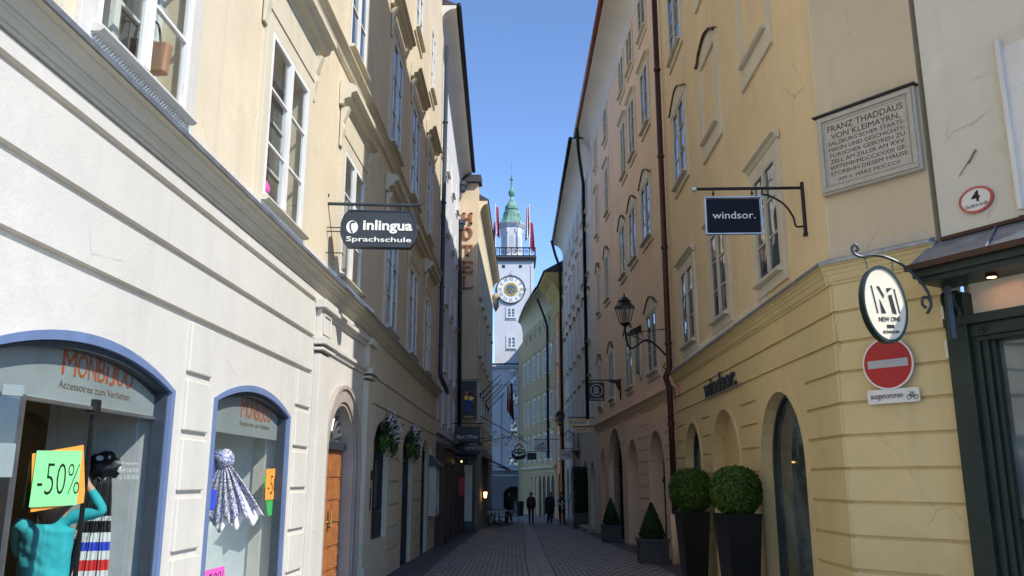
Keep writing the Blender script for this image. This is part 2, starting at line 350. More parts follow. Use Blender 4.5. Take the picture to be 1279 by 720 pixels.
def paving(name, c1, c2, mort, w, h, ms, bw=.5, off=.5, rough=.62):
    m, nt, b = nodes(name); br = nt.nodes.new('ShaderNodeTexBrick'); br.offset = off
    for k, v in (('Scale', 1), ('Mortar Size', ms), ('Mortar Smooth', .25), ('Brick Width', w), ('Row Height', h), ('Bias', 0)): br.inputs[k].default_value = v
    t = nt.nodes.new('ShaderNodeTexCoord'); nt.links.new(t.outputs['Object'], br.inputs['Vector'])
    br.inputs['Color1'].default_value = (*c1, 1); br.inputs['Color2'].default_value = (*c2, 1); br.inputs['Mortar'].default_value = (*mort, 1)
    v = coords(nt); n = noise_n(nt, .45, 5, .6, v); n2 = noise_n(nt, 14, 5, .7, v)
    col = mixc(nt, n, sc(c1, .55), br.outputs[0], 'MIX'); col2 = mixc(nt, .35, br.outputs[0], col); 
    col3 = mixc(nt, n2, (.82, .82, .82), (1.1, 1.1, 1.1)); 
    nt.links.new(mixc(nt, 1.0, col2, col3, 'MULTIPLY'), b.inputs['Base Color'])
    rr = nt.nodes.new('ShaderNodeMapRange'); rr.inputs[3].default_value = rough-.15; rr.inputs[4].default_value = rough+.15; nt.links.new(n2, rr.inputs[0]); nt.links.new(rr.outputs[0], b.inputs['Roughness'])
    sub = nt.nodes.new('ShaderNodeMath'); sub.operation = 'MULTIPLY_ADD'; sub.inputs[1].default_value = -1; nt.links.new(br.outputs['Fac'], sub.inputs[0])
    s2 = nt.nodes.new('ShaderNodeMath'); s2.operation = 'MULTIPLY'; s2.inputs[1].default_value = .125; nt.links.new(n2, s2.inputs[0]); nt.links.new(s2.outputs[0], sub.inputs[2])
    bumpn(nt, b, sub.outputs[0], .8, .012); MT[name] = m
paving('pavers', (.42, .40, .385), (.27, .255, .245), (.016, .016, .016), .23, .30, .034)
paving('border_stone', (.10, .10, .11), (.07, .07, .08), (.02, .02, .02), .14, .14, .012)
paving('gutter_slab', (.32, .31, .305), (.27, .262, .26), (.03, .03, .03), .30, .75, .006, off=0)
plain('asphalt', (.05, .05, .052), .85, 0, .2, 3, .3)

# ------------------------------------------------------------------ ground
def sheet(name, poly, lift, mat, nx=1):
    m = MB(); m.add([(x, y, gz(y)+lift) for x, y in poly], [list(range(len(poly)))])
    o = m.build(name, MT[mat], fix=False); o['kind'] = 'structure'; return o
sheet('ground', [(-900, -900), (900, -900), (900, 900), (-900, 900)], -.03, 'asphalt')
sheet('street_paving', [(-3.1, -3), (9, -3), (9, 7), (5.6, 7.7), (4.9, 9.0), (4.05, 10.2), (4.3, 22), (4.0, 38), (3.8, 55), (3.2, 60), (1.2, 72.9), (4, 76.9), (-4.5, 76.9), (-1.5, 55), (-2.5, 38), (-2.5, 27), (-2.7, 15)], 0, 'pavers')
sheet('gutter_strip', [(.30, 0), (.86, 0), (.93, 22.4), (1.10, 48), (1.05, 70), (.75, 70), (.62, 48), (.36, 22.4)], .004, 'gutter_slab')
for x0, x1 in (((.285, .34, .60, .71), (.31, .37, .64, .76)), ((.85, .92, 1.09, 1.0), (.88, .955, 1.13, 1.05))):
    sheet('drain_line', [(x0[0], 0), (x1[0], 0), (x1[1], 22.4), (x1[2], 48), (x1[3], 70), (x0[3], 70), (x0[2], 48), (x0[1], 22.4)], .008, 'border_stone')
sheet('kerb_strip', [(-2.9, 2), (-2.35, 2), (-1.85, 15), (-1.75, 28), (-1.5, 38), (-2.5, 38), (-2.5, 27), (-2.7, 15)], .005, 'border_stone')
sheet('kerb_strip', [(3.3, 11), (4.0, 10.2), (4.2, 22), (3.8, 37), (3.6, 54), (3.05, 54), (3.15, 37), (3.45, 22)], .005, 'border_stone')

# ------------------------------------------------------------------ window builder
def window(fr, root, s0, s1, z0, z1, rows=3, case=.18, hood=None, sill=True, frame='white_wood', trim='trim_beige', glass='window_glass', o=0.0,
           bars=.028, hoodw=.3, rec=False, label=None, tilt=True):
    """casement window flush with the wall: frame mesh > surround, pane, sill, hood"""
    c = (s0+s1)/2; w = s1-s0; m = fr.mb(); fb = .065
    yo = o+.015; yi = o-.02 if not rec else o-.06
    m.box(s0, s0+fb, yi, yo+.02, z0, z1); m.box(s1-fb, s1, yi, yo+.02, z0, z1)
    m.box(s0+fb, s1-fb, yi, yo+.02, z1-fb, z1); m.box(s0+fb, s1-fb, yi, yo+.018, z0, z0+fb)
    m.box(c-.05, c+.05, yi, yo+.03, z0+fb, z1-fb)
    for k in range(1, rows):
        z = z0+(z1-z0)*k/rows
        for a, b in ((s0+fb, c-.05), (c+.05, s1-fb)): m.box(a, b, yi+.004, yo+.008, z-bars/2, z+bars/2)
    wo = m.build('window', MT[frame], root)
    if label: wo['label'] = label
    g = fr.mb()
    for a, b in ((s0+fb, c-.05), (c+.05, s1-fb)):
        for k in range(rows):
            za = z0+fb if k == 0 else z0+(z1-z0)*k/rows; zb = z1-fb if k == rows-1 else z0+(z1-z0)*(k+1)/rows
            t = [random.uniform(-.004, .004) for _ in range(3)] if tilt else [0, 0, 0]; y = o+.006
            g.add([(a, y+t[0], za), (b, y+t[1], za), (b, y+t[1]+t[2], zb), (a, y+t[0]+t[2], zb)], [(0, 1, 2, 3)])
    g.build('pane', MT[glass], wo, fix=False)
    if case:
        q = fr.mb(); co = o+.035; ext = .16 if not sill else .12
        q.box(s0-case, s0-.002, o-.04, co, z0-ext-.1, z1+case); q.box(s1+.002, s1+case, o-.04, co, z0-ext-.1, z1+case)
        q.box(s0-.002, s1+.002, o-.04, co, z1+.002, z1+case); q.box(s0-.002, s1+.002, o-.04, co, z0-ext-.1, z0-.06)
        q.build('surround', MT[trim], wo, bevel=.006)
    if sill:
        q = fr.mb(); q.extr([(o, z0-.07), (o, z0-.004), (o+.06, z0-.004), (o+.13, z0-.03), (o+.13, z0-.05), (o+.10, z0-.07)], s0-.06, s1+.06); q.build('sill', MT[trim], wo)
    if hood == 'ledge':
        zt = z1+case+.004; q = fr.mb(); q.extr([(o, zt), (o+.045, zt), (o+.07, zt+.06), (o+.13, zt+.075), (o+.13, zt+.10), (o, zt+.13)], s0-case-.04, s1+case+.04); q.build('hood', MT[trim], wo)
    if hood == 'curve':
        zt = z1+case; a, b = s0-case, s1+case; pts = [(a-.05, zt-.05), (a+.08, zt-.02), (a+.2, zt+.05), (c-.25, zt+.24), (c, zt+.28), (c+.25, zt+.24), (b-.2, zt+.05), (b-.08, zt-.02), (b+.05, zt-.05)]
        P = [(p.x, p.z) for p in smooth_path([(x, 0, z) for x, z in pts], 4)]
        q = fr.mb(); q.prism(P+[(b-.01, z1+.01), (a+.01, z1+.01)], o+.036, o+.05); wf = q.build('lintel', MT[trim], wo)
        q = fr.mb(); q.ring([(x, z+.022) for x, z in P], P, o, o+.09); q.build('hood', MT['roof_tile'], wo)
    if hood == 'big':
        zt = z1+case; a, b = s0-.42, s1+.42
        q = fr.mb(); q.box(s0-case, s1+case, o, o+.05, zt, zt+.42)
        q.extr([(o, zt+.42), (o+.06, zt+.42), (o+.08, zt+.50), (o+.17, zt+.53), (o+.19, zt+.60), (o+.27, zt+.63), (o+.27, zt+.71), (o+.20, zt+.75), (o, zt+.82)], a, b); hd = q.build('hood', MT[trim], wo)
        for x in (s0-case-.12, s1+case-.02):
            q = fr.mb(); q.extr([(o, zt-.25), (o+.03, zt-.25), (o+.04, zt-.1), (o+.07, zt+.05), (o+.05, zt+.15), (o+.14, zt+.41), (o, zt+.41)], x, x+.14); q.build('console', MT[trim], wo, bevel=.01)
    return wo
def pipe(name, pts, r, mat, label, collars=(), rings=()):
    e = empty(name, pts[0], 0, label, 'drainpipe'); o0 = Vector(pts[0])
    P = [Vector(p)-o0 for p in pts]
    MB().tube(P, r, 12).build('pipe', MT[mat], e, smooth=True)
    for z in rings:
        for a, b in zip(P, P[1:]):
            zz = z-o0.z
            if min(a.z, b.z) <= zz <= max(a.z, b.z) and abs(a.z-b.z) > 1:
                p = a.lerp(b, (zz-a.z)/(b.z-a.z)); MB().lathe([(r*1.05, -.035), (r*1.3, -.03), (r*1.3, .03), (r*1.05, .035)], p, 12).build('bracket', MT[mat], e); break
    return e
# ================================================================== LEFT BUILDING (bends after the portal)
def rebase(tmp, root):
    bpy.context.view_layer.update(); rel = root.matrix_world.inverted() @ tmp.matrix_world
    for ch in list(tmp.children): ch.parent = root; ch.matrix_basis = rel @ ch.matrix_basis
    bpy.data.objects.remove(tmp)
L1 = Facade(-2.639, 14.84, .0376, 'L'); L2 = Facade(-2.639, 14.84, .0125, 'L')
lb = L1.root('town_house', 'cream house with white rendered ground floor, blue arched shop windows and a wooden portal', 'house')
TOP = 19.3
# lower wall with openings and joints
w = L1.mb().box(-34, 0, -.42, 0, -.8, 4.26).build('wall', MT['white_render'], lb); w['label'] = 'white rendered ground floor wall with horizontal joints'  # unseen stretch behind the camera added to bounce sunlight onto the right side
cu = L1.mb(); cu.prism(arch_poly(-10.18, -7.56, -.3, 2.40, 2.655), -.6, .1); cu.prism(arch_poly(-6.66, -4.18, .12, 2.43, 2.665), -.6, .1)
cu.prism(arch_poly(-2.38, -.50, -.5, 1.95, 2.86), -.6, .1); cut(w, cu)
cu = L1.mb()
for z in (4.08, 3.56, 3.06): cu.box(-34.5, -3.25, -.06, .1, z, z+.07)
cut(w, cu)
                                                   # raised blocks on the piers
for a, c in ((-7.36, -6.82), (-4.0, -3.36)):
    for z in (2.60, 2.08, 1.56, 1.05, .54, .03): L1.mb().box(a, c, -.02, .035, z, z+.45).build('rustic_block', MT['white_render'], lb, bevel=.012)

def cornice(fr, root, s0, s1, z=4.24, dep=.17, mat='cream_trim', name='cornice', h=.27, lead=True):
    m = fr.mb(); m.extr([(-.1, z), (.02, z), (.02, z+h*.12), (.035, z+h*.13), (.055, z+h*.30), (dep*.36, z+h*.31), (dep*.36, z+h*.42), (dep*.44, z+h*.43), (dep*.55, z+h*.60), (dep*.72, z+h*.68), (dep*.75, z+h*.78), (dep*.94, z+h*.80), (dep, z+h*.83), (dep, z+h-.012), (-.1, z+h)], s0, s1); c = m.build(name, MT[mat], root)
    if lead: fr.mb().extr([(-.02, z+h+.05), (-.02, z+h), (dep+.012, z+h-.012), (dep+.012, z+h-.035), (dep+.022, z+h-.035), (dep+.022, z+h+.004), (0.0, z+h+.06)], s0, s1).build('flashing', MT['lead'], c)
    return c
cornice(L1, lb, -34, .06, 4.27, .19, h=.24)
L1.mb().box(-34, 0, -.42, -.012, 4.5, TOP).build('wall', MT['cream_wall'], lb)  # also lengthened out of view as a sunlit reflector
up = lb.children[-1]; up['label'] = 'cream plastered upper wall'
cu = L1.mb()
W1S = [(-9.43, -7.92), (-5.80, -4.25), (-2.10, -.62), (-13.1, -11.6), (-16.8, -15.3)]
for a, c in W1S: cu.box(a, c, -.30, .1, 4.80, 6.85)
cut(up, cu)
for i, (a, c) in enumerate(W1S):
    wo = window(L1, lb, a, c, 4.80, 6.85, rows=3, case=.20, hood='big', glass='clear_glass', trim='cream_trim' if i else 'white_render')
    m = L1.mb(); mid = (a+c)/2                                  # inner casements and dark room behind
    m.box(a, c, -.298, -.25, 4.80, 4.9); m.box(a, c, -.298, -.25, 6.75, 6.85)
    for x in (a+.04, mid, c-.04): m.box(x-.045, x+.045, -.298, -.25, 4.9, 6.75)
    for z in (5.5, 6.15): m.box(a, c, -.295, -.262, z-.015, z+.015)
    m.build('inner_frame', MT['white_wood'], wo)
    L1.mb().box(a, c, -.299, -.29, 4.80, 6.85).build('inner_pane', MT['curtain_glass'], wo)
# second string course and upper storeys
cornice(L1, lb, -16.5, .06, 8.18, .15, 'cream_trim', 'string_course', .22, False)
for a in (-12.75, -9.2, -5.65, -2.12): window(L1, lb, a, a+1.2, 8.72, 11.15, rows=3, case=.16, hood='big', trim='cream_trim')
for a in (-9.2, -5.65, -2.12): window(L1, lb, a, a+1.2, 13.4, 15.5, rows=3, case=.14, hood=None, trim='cream_trim')
# pilasters and entablature round the portal
for fr, a, c in ((L1, -3.22, -2.62), (L1, -.28, .0)):
    pass
p = L1.mb(); p.box(-3.22, -2.60, 0, .09, -.8, 3.38); p.box(-3.26, -2.56, 0, .14, 3.42, 3.46); p.box(-3.28, -2.52, 0, .17, 3.50, 3.60); p.box(-3.20, -2.62, 0, .08, 3.60, 4.02); p.box(-3.28, -2.54, 0, .15, 4.02, 4.14); p.box(-3.27, -2.55, 0, .13, -.8, .25)
p.box(-3.11, -2.71, .08, .10, 3.66, 3.69); p.box(-3.11, -2.71, .08, .10, 3.93, 3.96); p.box(-3.11, -3.08, .08, .10, 3.69, 3.93); p.box(-2.74, -2.71, .08, .10, 3.69, 3.93)
p.build('pilaster', MT['white_render'], lb, bevel=.008)
t2 = L2.root('tmp', 'x', 'x')
p = L2.mb(); p.box(.10, .62, -.2, .09, -.8, 3.38); p.box(.06, .66, -.2, .14, 3.42, 3.46); p.box(.04, .68, -.2, .17, 3.50, 3.60); p.box(.12, .60, -.2, .08, 3.60, 4.02); p.box(.04, .68, -.2, .15, 4.02, 4.14); p.box(.07, .65, -.2, .13, -.8, .2)
p.build('pilaster', MT['cream_trim'], t2, bevel=.008)
p = L1.mb(); p.extr([(0, 3.48), (.03, 3.48), (.05, 3.54), (.08, 3.55), (.08, 3.60), (0, 3.62)], -2.52, .04); p.extr([(0, 3.99), (.03, 3.99), (.06, 4.05), (.1, 4.06), (.1, 4.12), (0, 4.14)], -2.52, .04)
p.build('entablature', MT['white_render'], lb)
# stone portal
arc = lambda a, c, zs, zt: arch_poly(a, c, -.5, zs, zt)
p = L1.mb(); p.ring(arc(-2.60, -.28, 1.95, 3.06), arc(-2.38, -.50, 1.95, 2.86), -.02, .05); p.ring(arc(-2.66, -.22, 1.95, 3.12), arc(-2.60, -.28, 1.95, 3.06), -.02, .08)
p.ring(arc(-2.375, -.505, 1.95, 2.855), arc(-2.32, -.56, 1.95, 2.80), -.20, .02)
p.build('portal_surround', MT['marble'], lb)
d = L1.mb(); d.box(-2.34, -.54, -.21, -.16, -.3, 2.12)
for x in (-2.2, -1.35): 
    for z in (-.05, .3, .65, 1.0, 1.35, 1.7): d.box(x-.06, x+.72, -.165, -.145, z, z+.29)
door = d.build('door', MT['orange_wood'], lb, bevel=.006)
n = L1.mb()
for x in (-2.1, -1.7, -1.25, -.78):
    for i in range(13): n.lathe([(.0, -.012), (.011, 0), (.0, .012)], (x, -.142, .02+i*.165), 6)
n.build('stud', MT['steel'], door)
h = L1.mb(); h.tube([(-1.42, -.15, 1.02), (-1.42, -.08, 1.02), (-1.28, -.075, 1.02)], .014); h.box(-1.46, -1.38, -.16, -.15, .88, 1.12); h.tube([(-1.44, -.15, 1.2), (-1.44, -.09, 1.2), (-1.44, -.09, .95)], .012); h.build('door_handle', MT['brass'], door)
f = L1.mb(); f.box(-2.38, -.50, -.2, -.10, 2.12, 2.24); f.build('transom', MT['slate_metal'], lb)
f = L1.mb(); f.prism(arch_poly(-2.36, -.52, 2.2, 2.2, 2.84), -.22, -.2); fan = f.build('fanlight', MT['shop_glass'], lb)
f = L1.mb()
for i in range(9):
    a = pi*(i+1)/10; f.tube([(-1.44+.22*cos(a), -.17, 2.24+.16*sin(a)), (-1.44+.82*cos(a), -.17, 2.24+.52*sin(a))], [.012, .04])
f.hoop(-1.44, 2.24, .24, .20, -.19, -.16, 24, .75); f.ring([(x, z) for x, z in arch_poly(-2.36, -.52, 2.24, 2.24, 2.84)], [(x*.96-1.44*.04, z-.03 if z > 2.26 else z) for x, z in arch_poly(-2.36, -.52, 2.24, 2.24, 2.84)], -.19, -.15); f.build('fan_grille', MT['steel'], fan)
# blue shop window frames, glass, interiors
def shop_frame(a, c, z0, zs, zt, parent):
    o = arch_poly(a, c, z0, zs, zt, 18); i = arch_poly(a+.065, c-.065, z0, zs-.02, zt-.07, 18); i2 = arch_poly(a+.10, c-.10, z0, zs-.03, zt-.12, 18)
    m = L1.mb(); m.ring(o, i, -.10, .018); f = m.build('window_frame', MT['blue_paint'], parent); f['label'] = 'blue painted arched frame'
    L1.mb().ring(i, i2, -.12, -.02).build('rebate', MT['slate_metal'], f); return f
fa = shop_frame(-10.18, -7.56, -.3, 2.40, 2.655, lb); fb_ = shop_frame(-6.66, -4.18, .12, 2.43, 2.665, lb)
g = L1.mb(); g.prism([p for p in arch_poly(-10.08, -7.66, 2.17, 2.34, 2.55, 18)], -.13, -.118); g.build('transom_pane', MT['frosted'], fa)
g = L1.mb(); g.prism([p for p in arch_poly(-6.56, -4.28, 2.13, 2.37, 2.555, 18)], -.13, -.118); g.build('transom_pane', MT['frosted'], fb_)
g = L1.mb(); g.add([(-6.56, -.125, .12), (-4.28, -.125, .12), (-4.28, -.125, 2.125), (-6.56, -.125, 2.125)], [(0, 1, 2, 3)]); g.build('pane', MT['clear_glass'], fb_, fix=False)
g = L1.mb(); g.add([(-9.02, -.125, -.1), (-7.68, -.125, -.1), (-7.68, -.125, 2.16), (-9.02, -.125, 2.16)], [(0, 1, 2, 3)]); g.add([(-10.1, -.125, -.1), (-9.05, -.125, -.1), (-9.05, -.125, 2.16), (-10.1, -.125, 2.16)], [(0, 1, 2, 3)])
gd = g.build('glass_door', MT['clear_glass'], fa, fix=False)
def monb(parent, a, c, z0, z1, za, zb, o):
    ww = c-a; m = L1.mb()
    xs = a
    ws = dict(M=.20, O=.145, N=.13, B=.12, i=.035, J=.10, U=.13)
    word = 'MONBiJOU'; tot = sum(ws[k] for k in word)+.018*7; k0 = ww/tot
    for ch in word:
        wd = ws[ch]*k0; tx = ch
        L1.text(m, ch, xs, xs+wd, z0-(.05 if ch == 'J' else 0)*(z1-z0), z1+(.06 if ch in 'iM' else 0)*(z1-z0), o, .005, .0); xs += wd+.018*k0
    m.build('lettering', MT['copper_letter'], parent)
    m = L1.mb(); L1.text(m, 'Accessoires zum Verlieben', a-.02, c-.02, za, zb, o, .004); m.build('lettering', MT['copper_dark'], parent)
A = L1.at(76, 467, -.12); B_ = L1.at(164, 487, -.12); A2 = L1.at(78, 436, -.12); A3 = L1.at(72, 484, -.12); A4 = L1.at(72, 474, -.12)
monb(fa, A[0], B_[0], A[1], A2[1], A3[1], A4[1], -.117)
A = L1.at(300, 521, -.12); B_ = L1.at(337, 533, -.12); A2 = L1.at(300, 497, -.12); A3 = L1.at(299, 531, -.12); A4 = L1.at(299, 525, -.12); monb(fb_, A[0], B_[0], A[1], A2[1], A3[1], A4[1], -.117)
for i, t in enumerate(('Öffnungszeiten', 'Mo-Fr. 9.30-19.00', 'Sa. 9.30-18.00')):
    A = L1.at(148, 581+i*9, -.12); B_ = L1.at(173, 581+i*8, -.12); m = L1.mb(); L1.text(m, t, A[0], B_[0], A[1], A[1]+.035, -.121, .002); m.build('lettering', MT['grey_band'], fa)
for px, py in ((120, 507), (203, 521)):                    # glass door clamps
    A = L1.at(px, py, -.10); m = L1.mb(); m.box(A[0]-.04, A[0]+.04, -.15, -.08, A[1]-.045, A[1]+.045); m.build('clamp', MT['black_metal'], fa, bevel=.006)
m = L1.mb(); A = L1.at(112, 560, -.125); A = L1.at(107, 600, -.125); m.box(A[0]-.009, A[0]+.009, -.14, -.11, -.1, 2.12); m.build('door_edge', MT['black_metal'], fa)
L1.mb().box(-10.1, -7.66, -.14, -.10, 2.15, 2.175).build('glazing_bar', MT['steel'], fa)
# open glass leaf at the left border of the picture
dl = empty('glass_door_leaf', L1.w(-10.35, .0, 0), 0, 'clear glass door leaf standing open at the left end of the shop entrance', 'door')
m = MB(); P0 = Vector((0, 0, 0)); q = atY(16, 600, 5.15); q0 = L1.w(-10.35, 0, 0); dx, dy = q.x-q0.x, q.y-q0.y
m.add([(dx-.45, dy-.45, -.05), (dx, dy, -.05), (dx, dy, 2.16), (dx-.45, dy-.45, 2.16)], [(0, 1, 2, 3)]); m.build('pane', MT['clear_glass'], dl, fix=False)
m = MB(); m.box(dx-.012, dx+.012, dy-.012, dy+.012, -.05, 2.16); m.build('edge', MT['steel'], dl)
m = MB()
for za, zb in ((2.145, 2.215), (1.665, 1.865)): m.plan([(dx-.08, dy-.10), (dx-.07, dy-.11), (dx+.004, dy-.005), (dx-.004, dy+.01)], za, zb)
m.build('clamp', MT['frosted'], dl, bevel=.005)
# interiors (parts of the house)
m = L1.mb(); m.box(-7.60, -7.53, -.98, -.125, -.3, 2.5); m.box(-7.60, -6.9, -1.05, -.98, -.3, 2.6); r_ = m.build('display_partition', MT['shop_grey'], lb)
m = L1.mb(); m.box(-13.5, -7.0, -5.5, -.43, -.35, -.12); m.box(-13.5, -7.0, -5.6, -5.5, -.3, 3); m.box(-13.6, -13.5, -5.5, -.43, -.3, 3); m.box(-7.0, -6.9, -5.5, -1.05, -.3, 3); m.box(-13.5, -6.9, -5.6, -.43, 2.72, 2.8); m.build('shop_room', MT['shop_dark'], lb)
m = L1.mb(); m.box(-6.7, -4.10, -1.02, -.98, 0, 2.75); m.box(-4.15, -4.10, -.98, -.13, 0, 2.75); m.box(-6.75, -6.7, -.98, -.43, 0, 2.75); m.box(-6.7, -4.1, -1.0, -.43, 2.71, 2.75); m.box(-6.7, -4.1, -1.0, -.13, .05, .115); m.build('display_box', MT['shop_white'], lb)
# bird spikes on the ledges
m = L1.mb()
for i in range(330):
    s = -13+i*.04; a = random.uniform(-.5, .5)
    for k in (-1, 1): m.tube([(s, .03, 4.53), (s+.05*k+.01*a, .09+.03*k, 4.655)], .0016, 3)
m.build('bird_spikes', MT['steel'], lb)
# ---- second, shaded stretch
w = L2.mb().box(0, 13.0, -.42, 0, -.9, 4.26).build('wall', MT['cream_trim'], t2)
cu = L2.mb(); op = [(1.38, 3.15, .52, 2.40, 2.80), (5.35, 7.15, -.5, 2.40, 2.80), (9.15, 10.75, -.5, 2.25, 2.80)]
for a, c, z0, zs, zt in op: cu.prism(arch_poly(a, c, z0, zs, zt), -.6, .1)
cut(w, cu); cu = L2.mb()
for z in (3.54, 3.04): cu.box(.72, 13.5, -.04, .1, z, z+.045)
for z in (2.56, 2.07, 1.6, 1.12, .65, .2):
    for a, c in ((.72, 1.15), (3.4, 5.1), (7.4, 8.9), (11.0, 13.5)): cu.box(a, c, -.04, .1, z, z+.045)
cut(w, cu)
cornice(L2, t2, .0, 13.05, 4.27, .19, h=.24)
L2.mb().box(0, 13.0, -.42, -.012, 4.5, TOP).build('wall', MT['cream_wall'], t2)
for a, c in ((2.05, 3.5), (5.55, 7.05), (9.1, 10.4)): window(L2, t2, a, c, 4.75, 6.9, rows=3, case=.18, hood='big', trim='cream_trim')
cornice(L2, t2, -.0, 13.0, 8.18, .15, 'cream_trim', 'string_course', .22, False)
for a, c in ((1.95, 3.35), (5.3, 6.8), (8.9, 10.2)):
    window(L2, t2, a, c, 8.75, 11.15, rows=3, case=.16, hood='big', trim='cream_trim'); window(L2, t2, a+.1, c-.1, 13.45, 15.5, rows=3, case=.14, trim='cream_trim')
# ground floor joinery
for i, (a, c, z0, zs, zt) in enumerate(op):
    nm = ('window', 'door', 'door')[i]
    z0 = max(z0, -.45); o_ = arch_poly(a, c, z0, zs, zt); q_ = arch_poly(a+.09, c-.09, z0, zs, zt-.09)
    m = L2.mb(); m.ring(o_, q_, -.22, -.10); m.box(a+.09, c-.09, -.21, -.12, zs-.32, zs-.22); m.box((a+c)/2-.03, (a+c)/2+.03, -.21, -.12, z0, zs-.3)
    m.box(a+.09, c-.09, -.21, -.12, z0, z0+(.5 if i == 0 else .16))
    if i == 0: m.box(a+.09, c-.09, -.21, -.10, z0+.5, z0+.56)
    wo = m.build(nm, MT['black_metal'], t2)
    L2.mb().prism(arch_poly(a+.05, c-.05, z0, zs, zt-.05), -.26, -.20).build('pane', MT['shop_glass'], wo)
    L2.mb().box(a+.1, c-.1, -.20, -.19, zs-.22, zs+.05).build('upper_panel', MT['brown_wood'], wo)
m = L2.mb(); m.tube([(6.3, -.11, .9), (6.3, -.05, .9), (6.3, -.05, 1.3), (6.3, -.11, 1.3)], .018); m.build('door_handle', MT['black_metal'], [o for o in t2.children if o.name.startswith('door')][0])
m = L2.mb(); m.box(.82, 1.12, 0, .03, 1.05, 1.55); ic = m.build('intercom', MT['steel'], t2); L2.mb().box(.88, 1.06, .03, .04, 1.12, 1.5).build('button_panel', MT['black_metal'], ic)
L2.mb().box(.74, 1.35, 0, .05, 1.66, 1.82).build('name_plate', MT['black_metal'], t2)
L2.mb().box(8.0, 13.0, 0, .008, 2.2, 2.35) 
m = L2.mb(); m.box(11.2, 11.75, 0, .02, 2.35, 2.6); m.build('plate', MT['cream_sign'], t2)
# roof, closing walls of the block
rebase(t2, lb)
m = L1.mb(); m.box(-34.4, .1, -9, .55, TOP, TOP+.25); m.build('roof', MT['roof_tile'], lb)
m = L2.mb(); m.box(0, 13.0, -9, .55, TOP+.01, TOP+.26); o = m.build('roof', MT['roof_tile'], t3 := L2.root('tmp', 'x', 'x')); rebase(t3, lb)
m = L1.mb(); m.box(-34.4, -34, -9, 0, -.5, TOP); m.box(-34.4, 12, -9.3, -9, -.8, TOP); m.build('rear_wall', MT['cream_wall'], lb)
# blue sticker on the door, graffiti-like scrawl stays off; stickers
m = L2.mb(); m.box(6.0, 6.35, -.118, -.112, 1.28, 1.56); st = m.build('door_sticker', MT['bright_blue']); st.parent = None
E3 = L2.root('door_notice', 'blue notice stuck on the middle glass door of the shaded shop front', 'notice'); st.parent = E3; st.name = 'notice_sheet'
# wall case with sloped dark hood at the end
dc = L2.root('display_case', 'small glass display case with sloping dark hood fixed to the end of the cream wall', 'display case')
m = L2.mb(); m.box(11.15, 12.05, .0, .22, .60, .66); m.box(11.15, 12.05, 0, .22, 2.02, 2.06); m.box(11.15, 11.19, 0, .22, .66, 2.02); m.box(12.01, 12.05, 0, .22, .66, 2.02); m.build('case', MT['beige_wood'], dc)
L2.mb().box(11.19, 12.01, .01, .2, .66, 2.02).build('pane', MT['shop_glass'], dc)
L2.mb().extr([(0, 2.06), (.34, 2.06), (.34, 2.09), (0, 2.42)], 11.05, 12.15).build('hood', MT['slate_metal'], dc)

# flower garlands over two openings
def garland(s, z, label, seed):
    random.seed(seed); e = L2.root('flower_garland', label, 'flower decoration', 'flower garlands over the shop openings')
    lf = L2.mb(); pt = L2.mb(); gr = L2.mb()
    def quad(mb, c, r):
        a = Vector((random.gauss(0, 1), random.gauss(0, 1), random.gauss(0, 1))).normalized(); b = a.orthogonal().normalized(); q = a.cross(b)
        t = random.uniform(0, 6.3); u = b*cos(t)+q*sin(t); v = q*cos(t)-b*sin(t)
        mb.add([tuple(c+u*r), tuple(c+v*r*.6), tuple(c-u*r), tuple(c-v*r*.6)], [(0, 1, 2, 3)])
    for i in range(700):
        t = random.uniform(-1, 1); c = Vector((s+t*.66+random.gauss(0, .06), .05+abs(random.gauss(0, .10)), z-.55*t*t+random.gauss(0, .08)))
        quad(lf, c, random.uniform(.02, .045))
    for i in range(420):
        t = random.uniform(-.35, .8); c = Vector((s+t*.7+random.gauss(0, .08), .12+abs(random.gauss(0, .08)), z-.45*t*t+random.gauss(0, .12)))
        quad(pt, c, random.uniform(.015, .035))
    for k in (-1, 1):
        for i in range(300):
            t = random.random(); r = .10*(1-t*.7); a = random.uniform(0, 6.3)
            c = Vector((s+k*(.66+.03*t)+r*cos(a), .12+r*sin(a), z-.28-.34*t)); quad(gr, c, .03)
    lf.build('leaves', MT['dark_leaf'], e, fix=False); pt.build('blossoms', MT['petal'], e, fix=False); gr.build('hanging_tuft', MT['lime_leaf'], e, fix=False)
garland(2.45, 2.78, 'garland of white blossom and green tufts over the shaded shop window beside the portal', 1)
garland(6.35, 2.78, 'garland of white blossom and green tufts over the middle glass door', 2)

# papers on the shop glass
def paper(name, fr, px, mat, label, off, text=None, tpx=None, cat='sale sign', bold=0.0):
    P = [fr.at(x, y, off) for x, y in px]; e = empty(name, fr.w(P[0][0], off, 0), atan2(fr.d[1], fr.d[0]), label, cat)
    s_ = P[0][0]; m = fr.mb(); n = len(P); 
    m.add([(a-s_, .000, z) for a, z in P]+[(a-s_, .003, z) for a, z in P], [list(range(n)), list(range(n, 2*n))]+[(i, (i+1) % n, n+(i+1) % n, n+i) for i in range(n)]); sh = m.build('sheet', MT[mat], e)
    if text:
        Q = [fr.at(x, y, off) for x, y in tpx]; a, c = Q[0][0]-s_, Q[1][0]-s_; z1, z0 = Q[0][1], Q[1][1]
        m = fr.mb(); m.text(text, a, c, z0, z1, .004, .002, -.018); m.build('handwriting', MT['ink'], e)
    return e
paper('paper_sheet', L1, [(40, 567), (104, 556), (106, 628), (38, 640)], 'orange_paper', 'blank orange sheet mostly hidden behind the green minus fifty sign', -.12, cat='paper')
paper('sale_sign', L1, [(46, 563), (102, 563.5), (95, 631), (36, 634)], 'green_paper', 'light green sheet reading -50% stuck on the big shop window', -.108, '-50%', [(49, 578), (97, 617)])
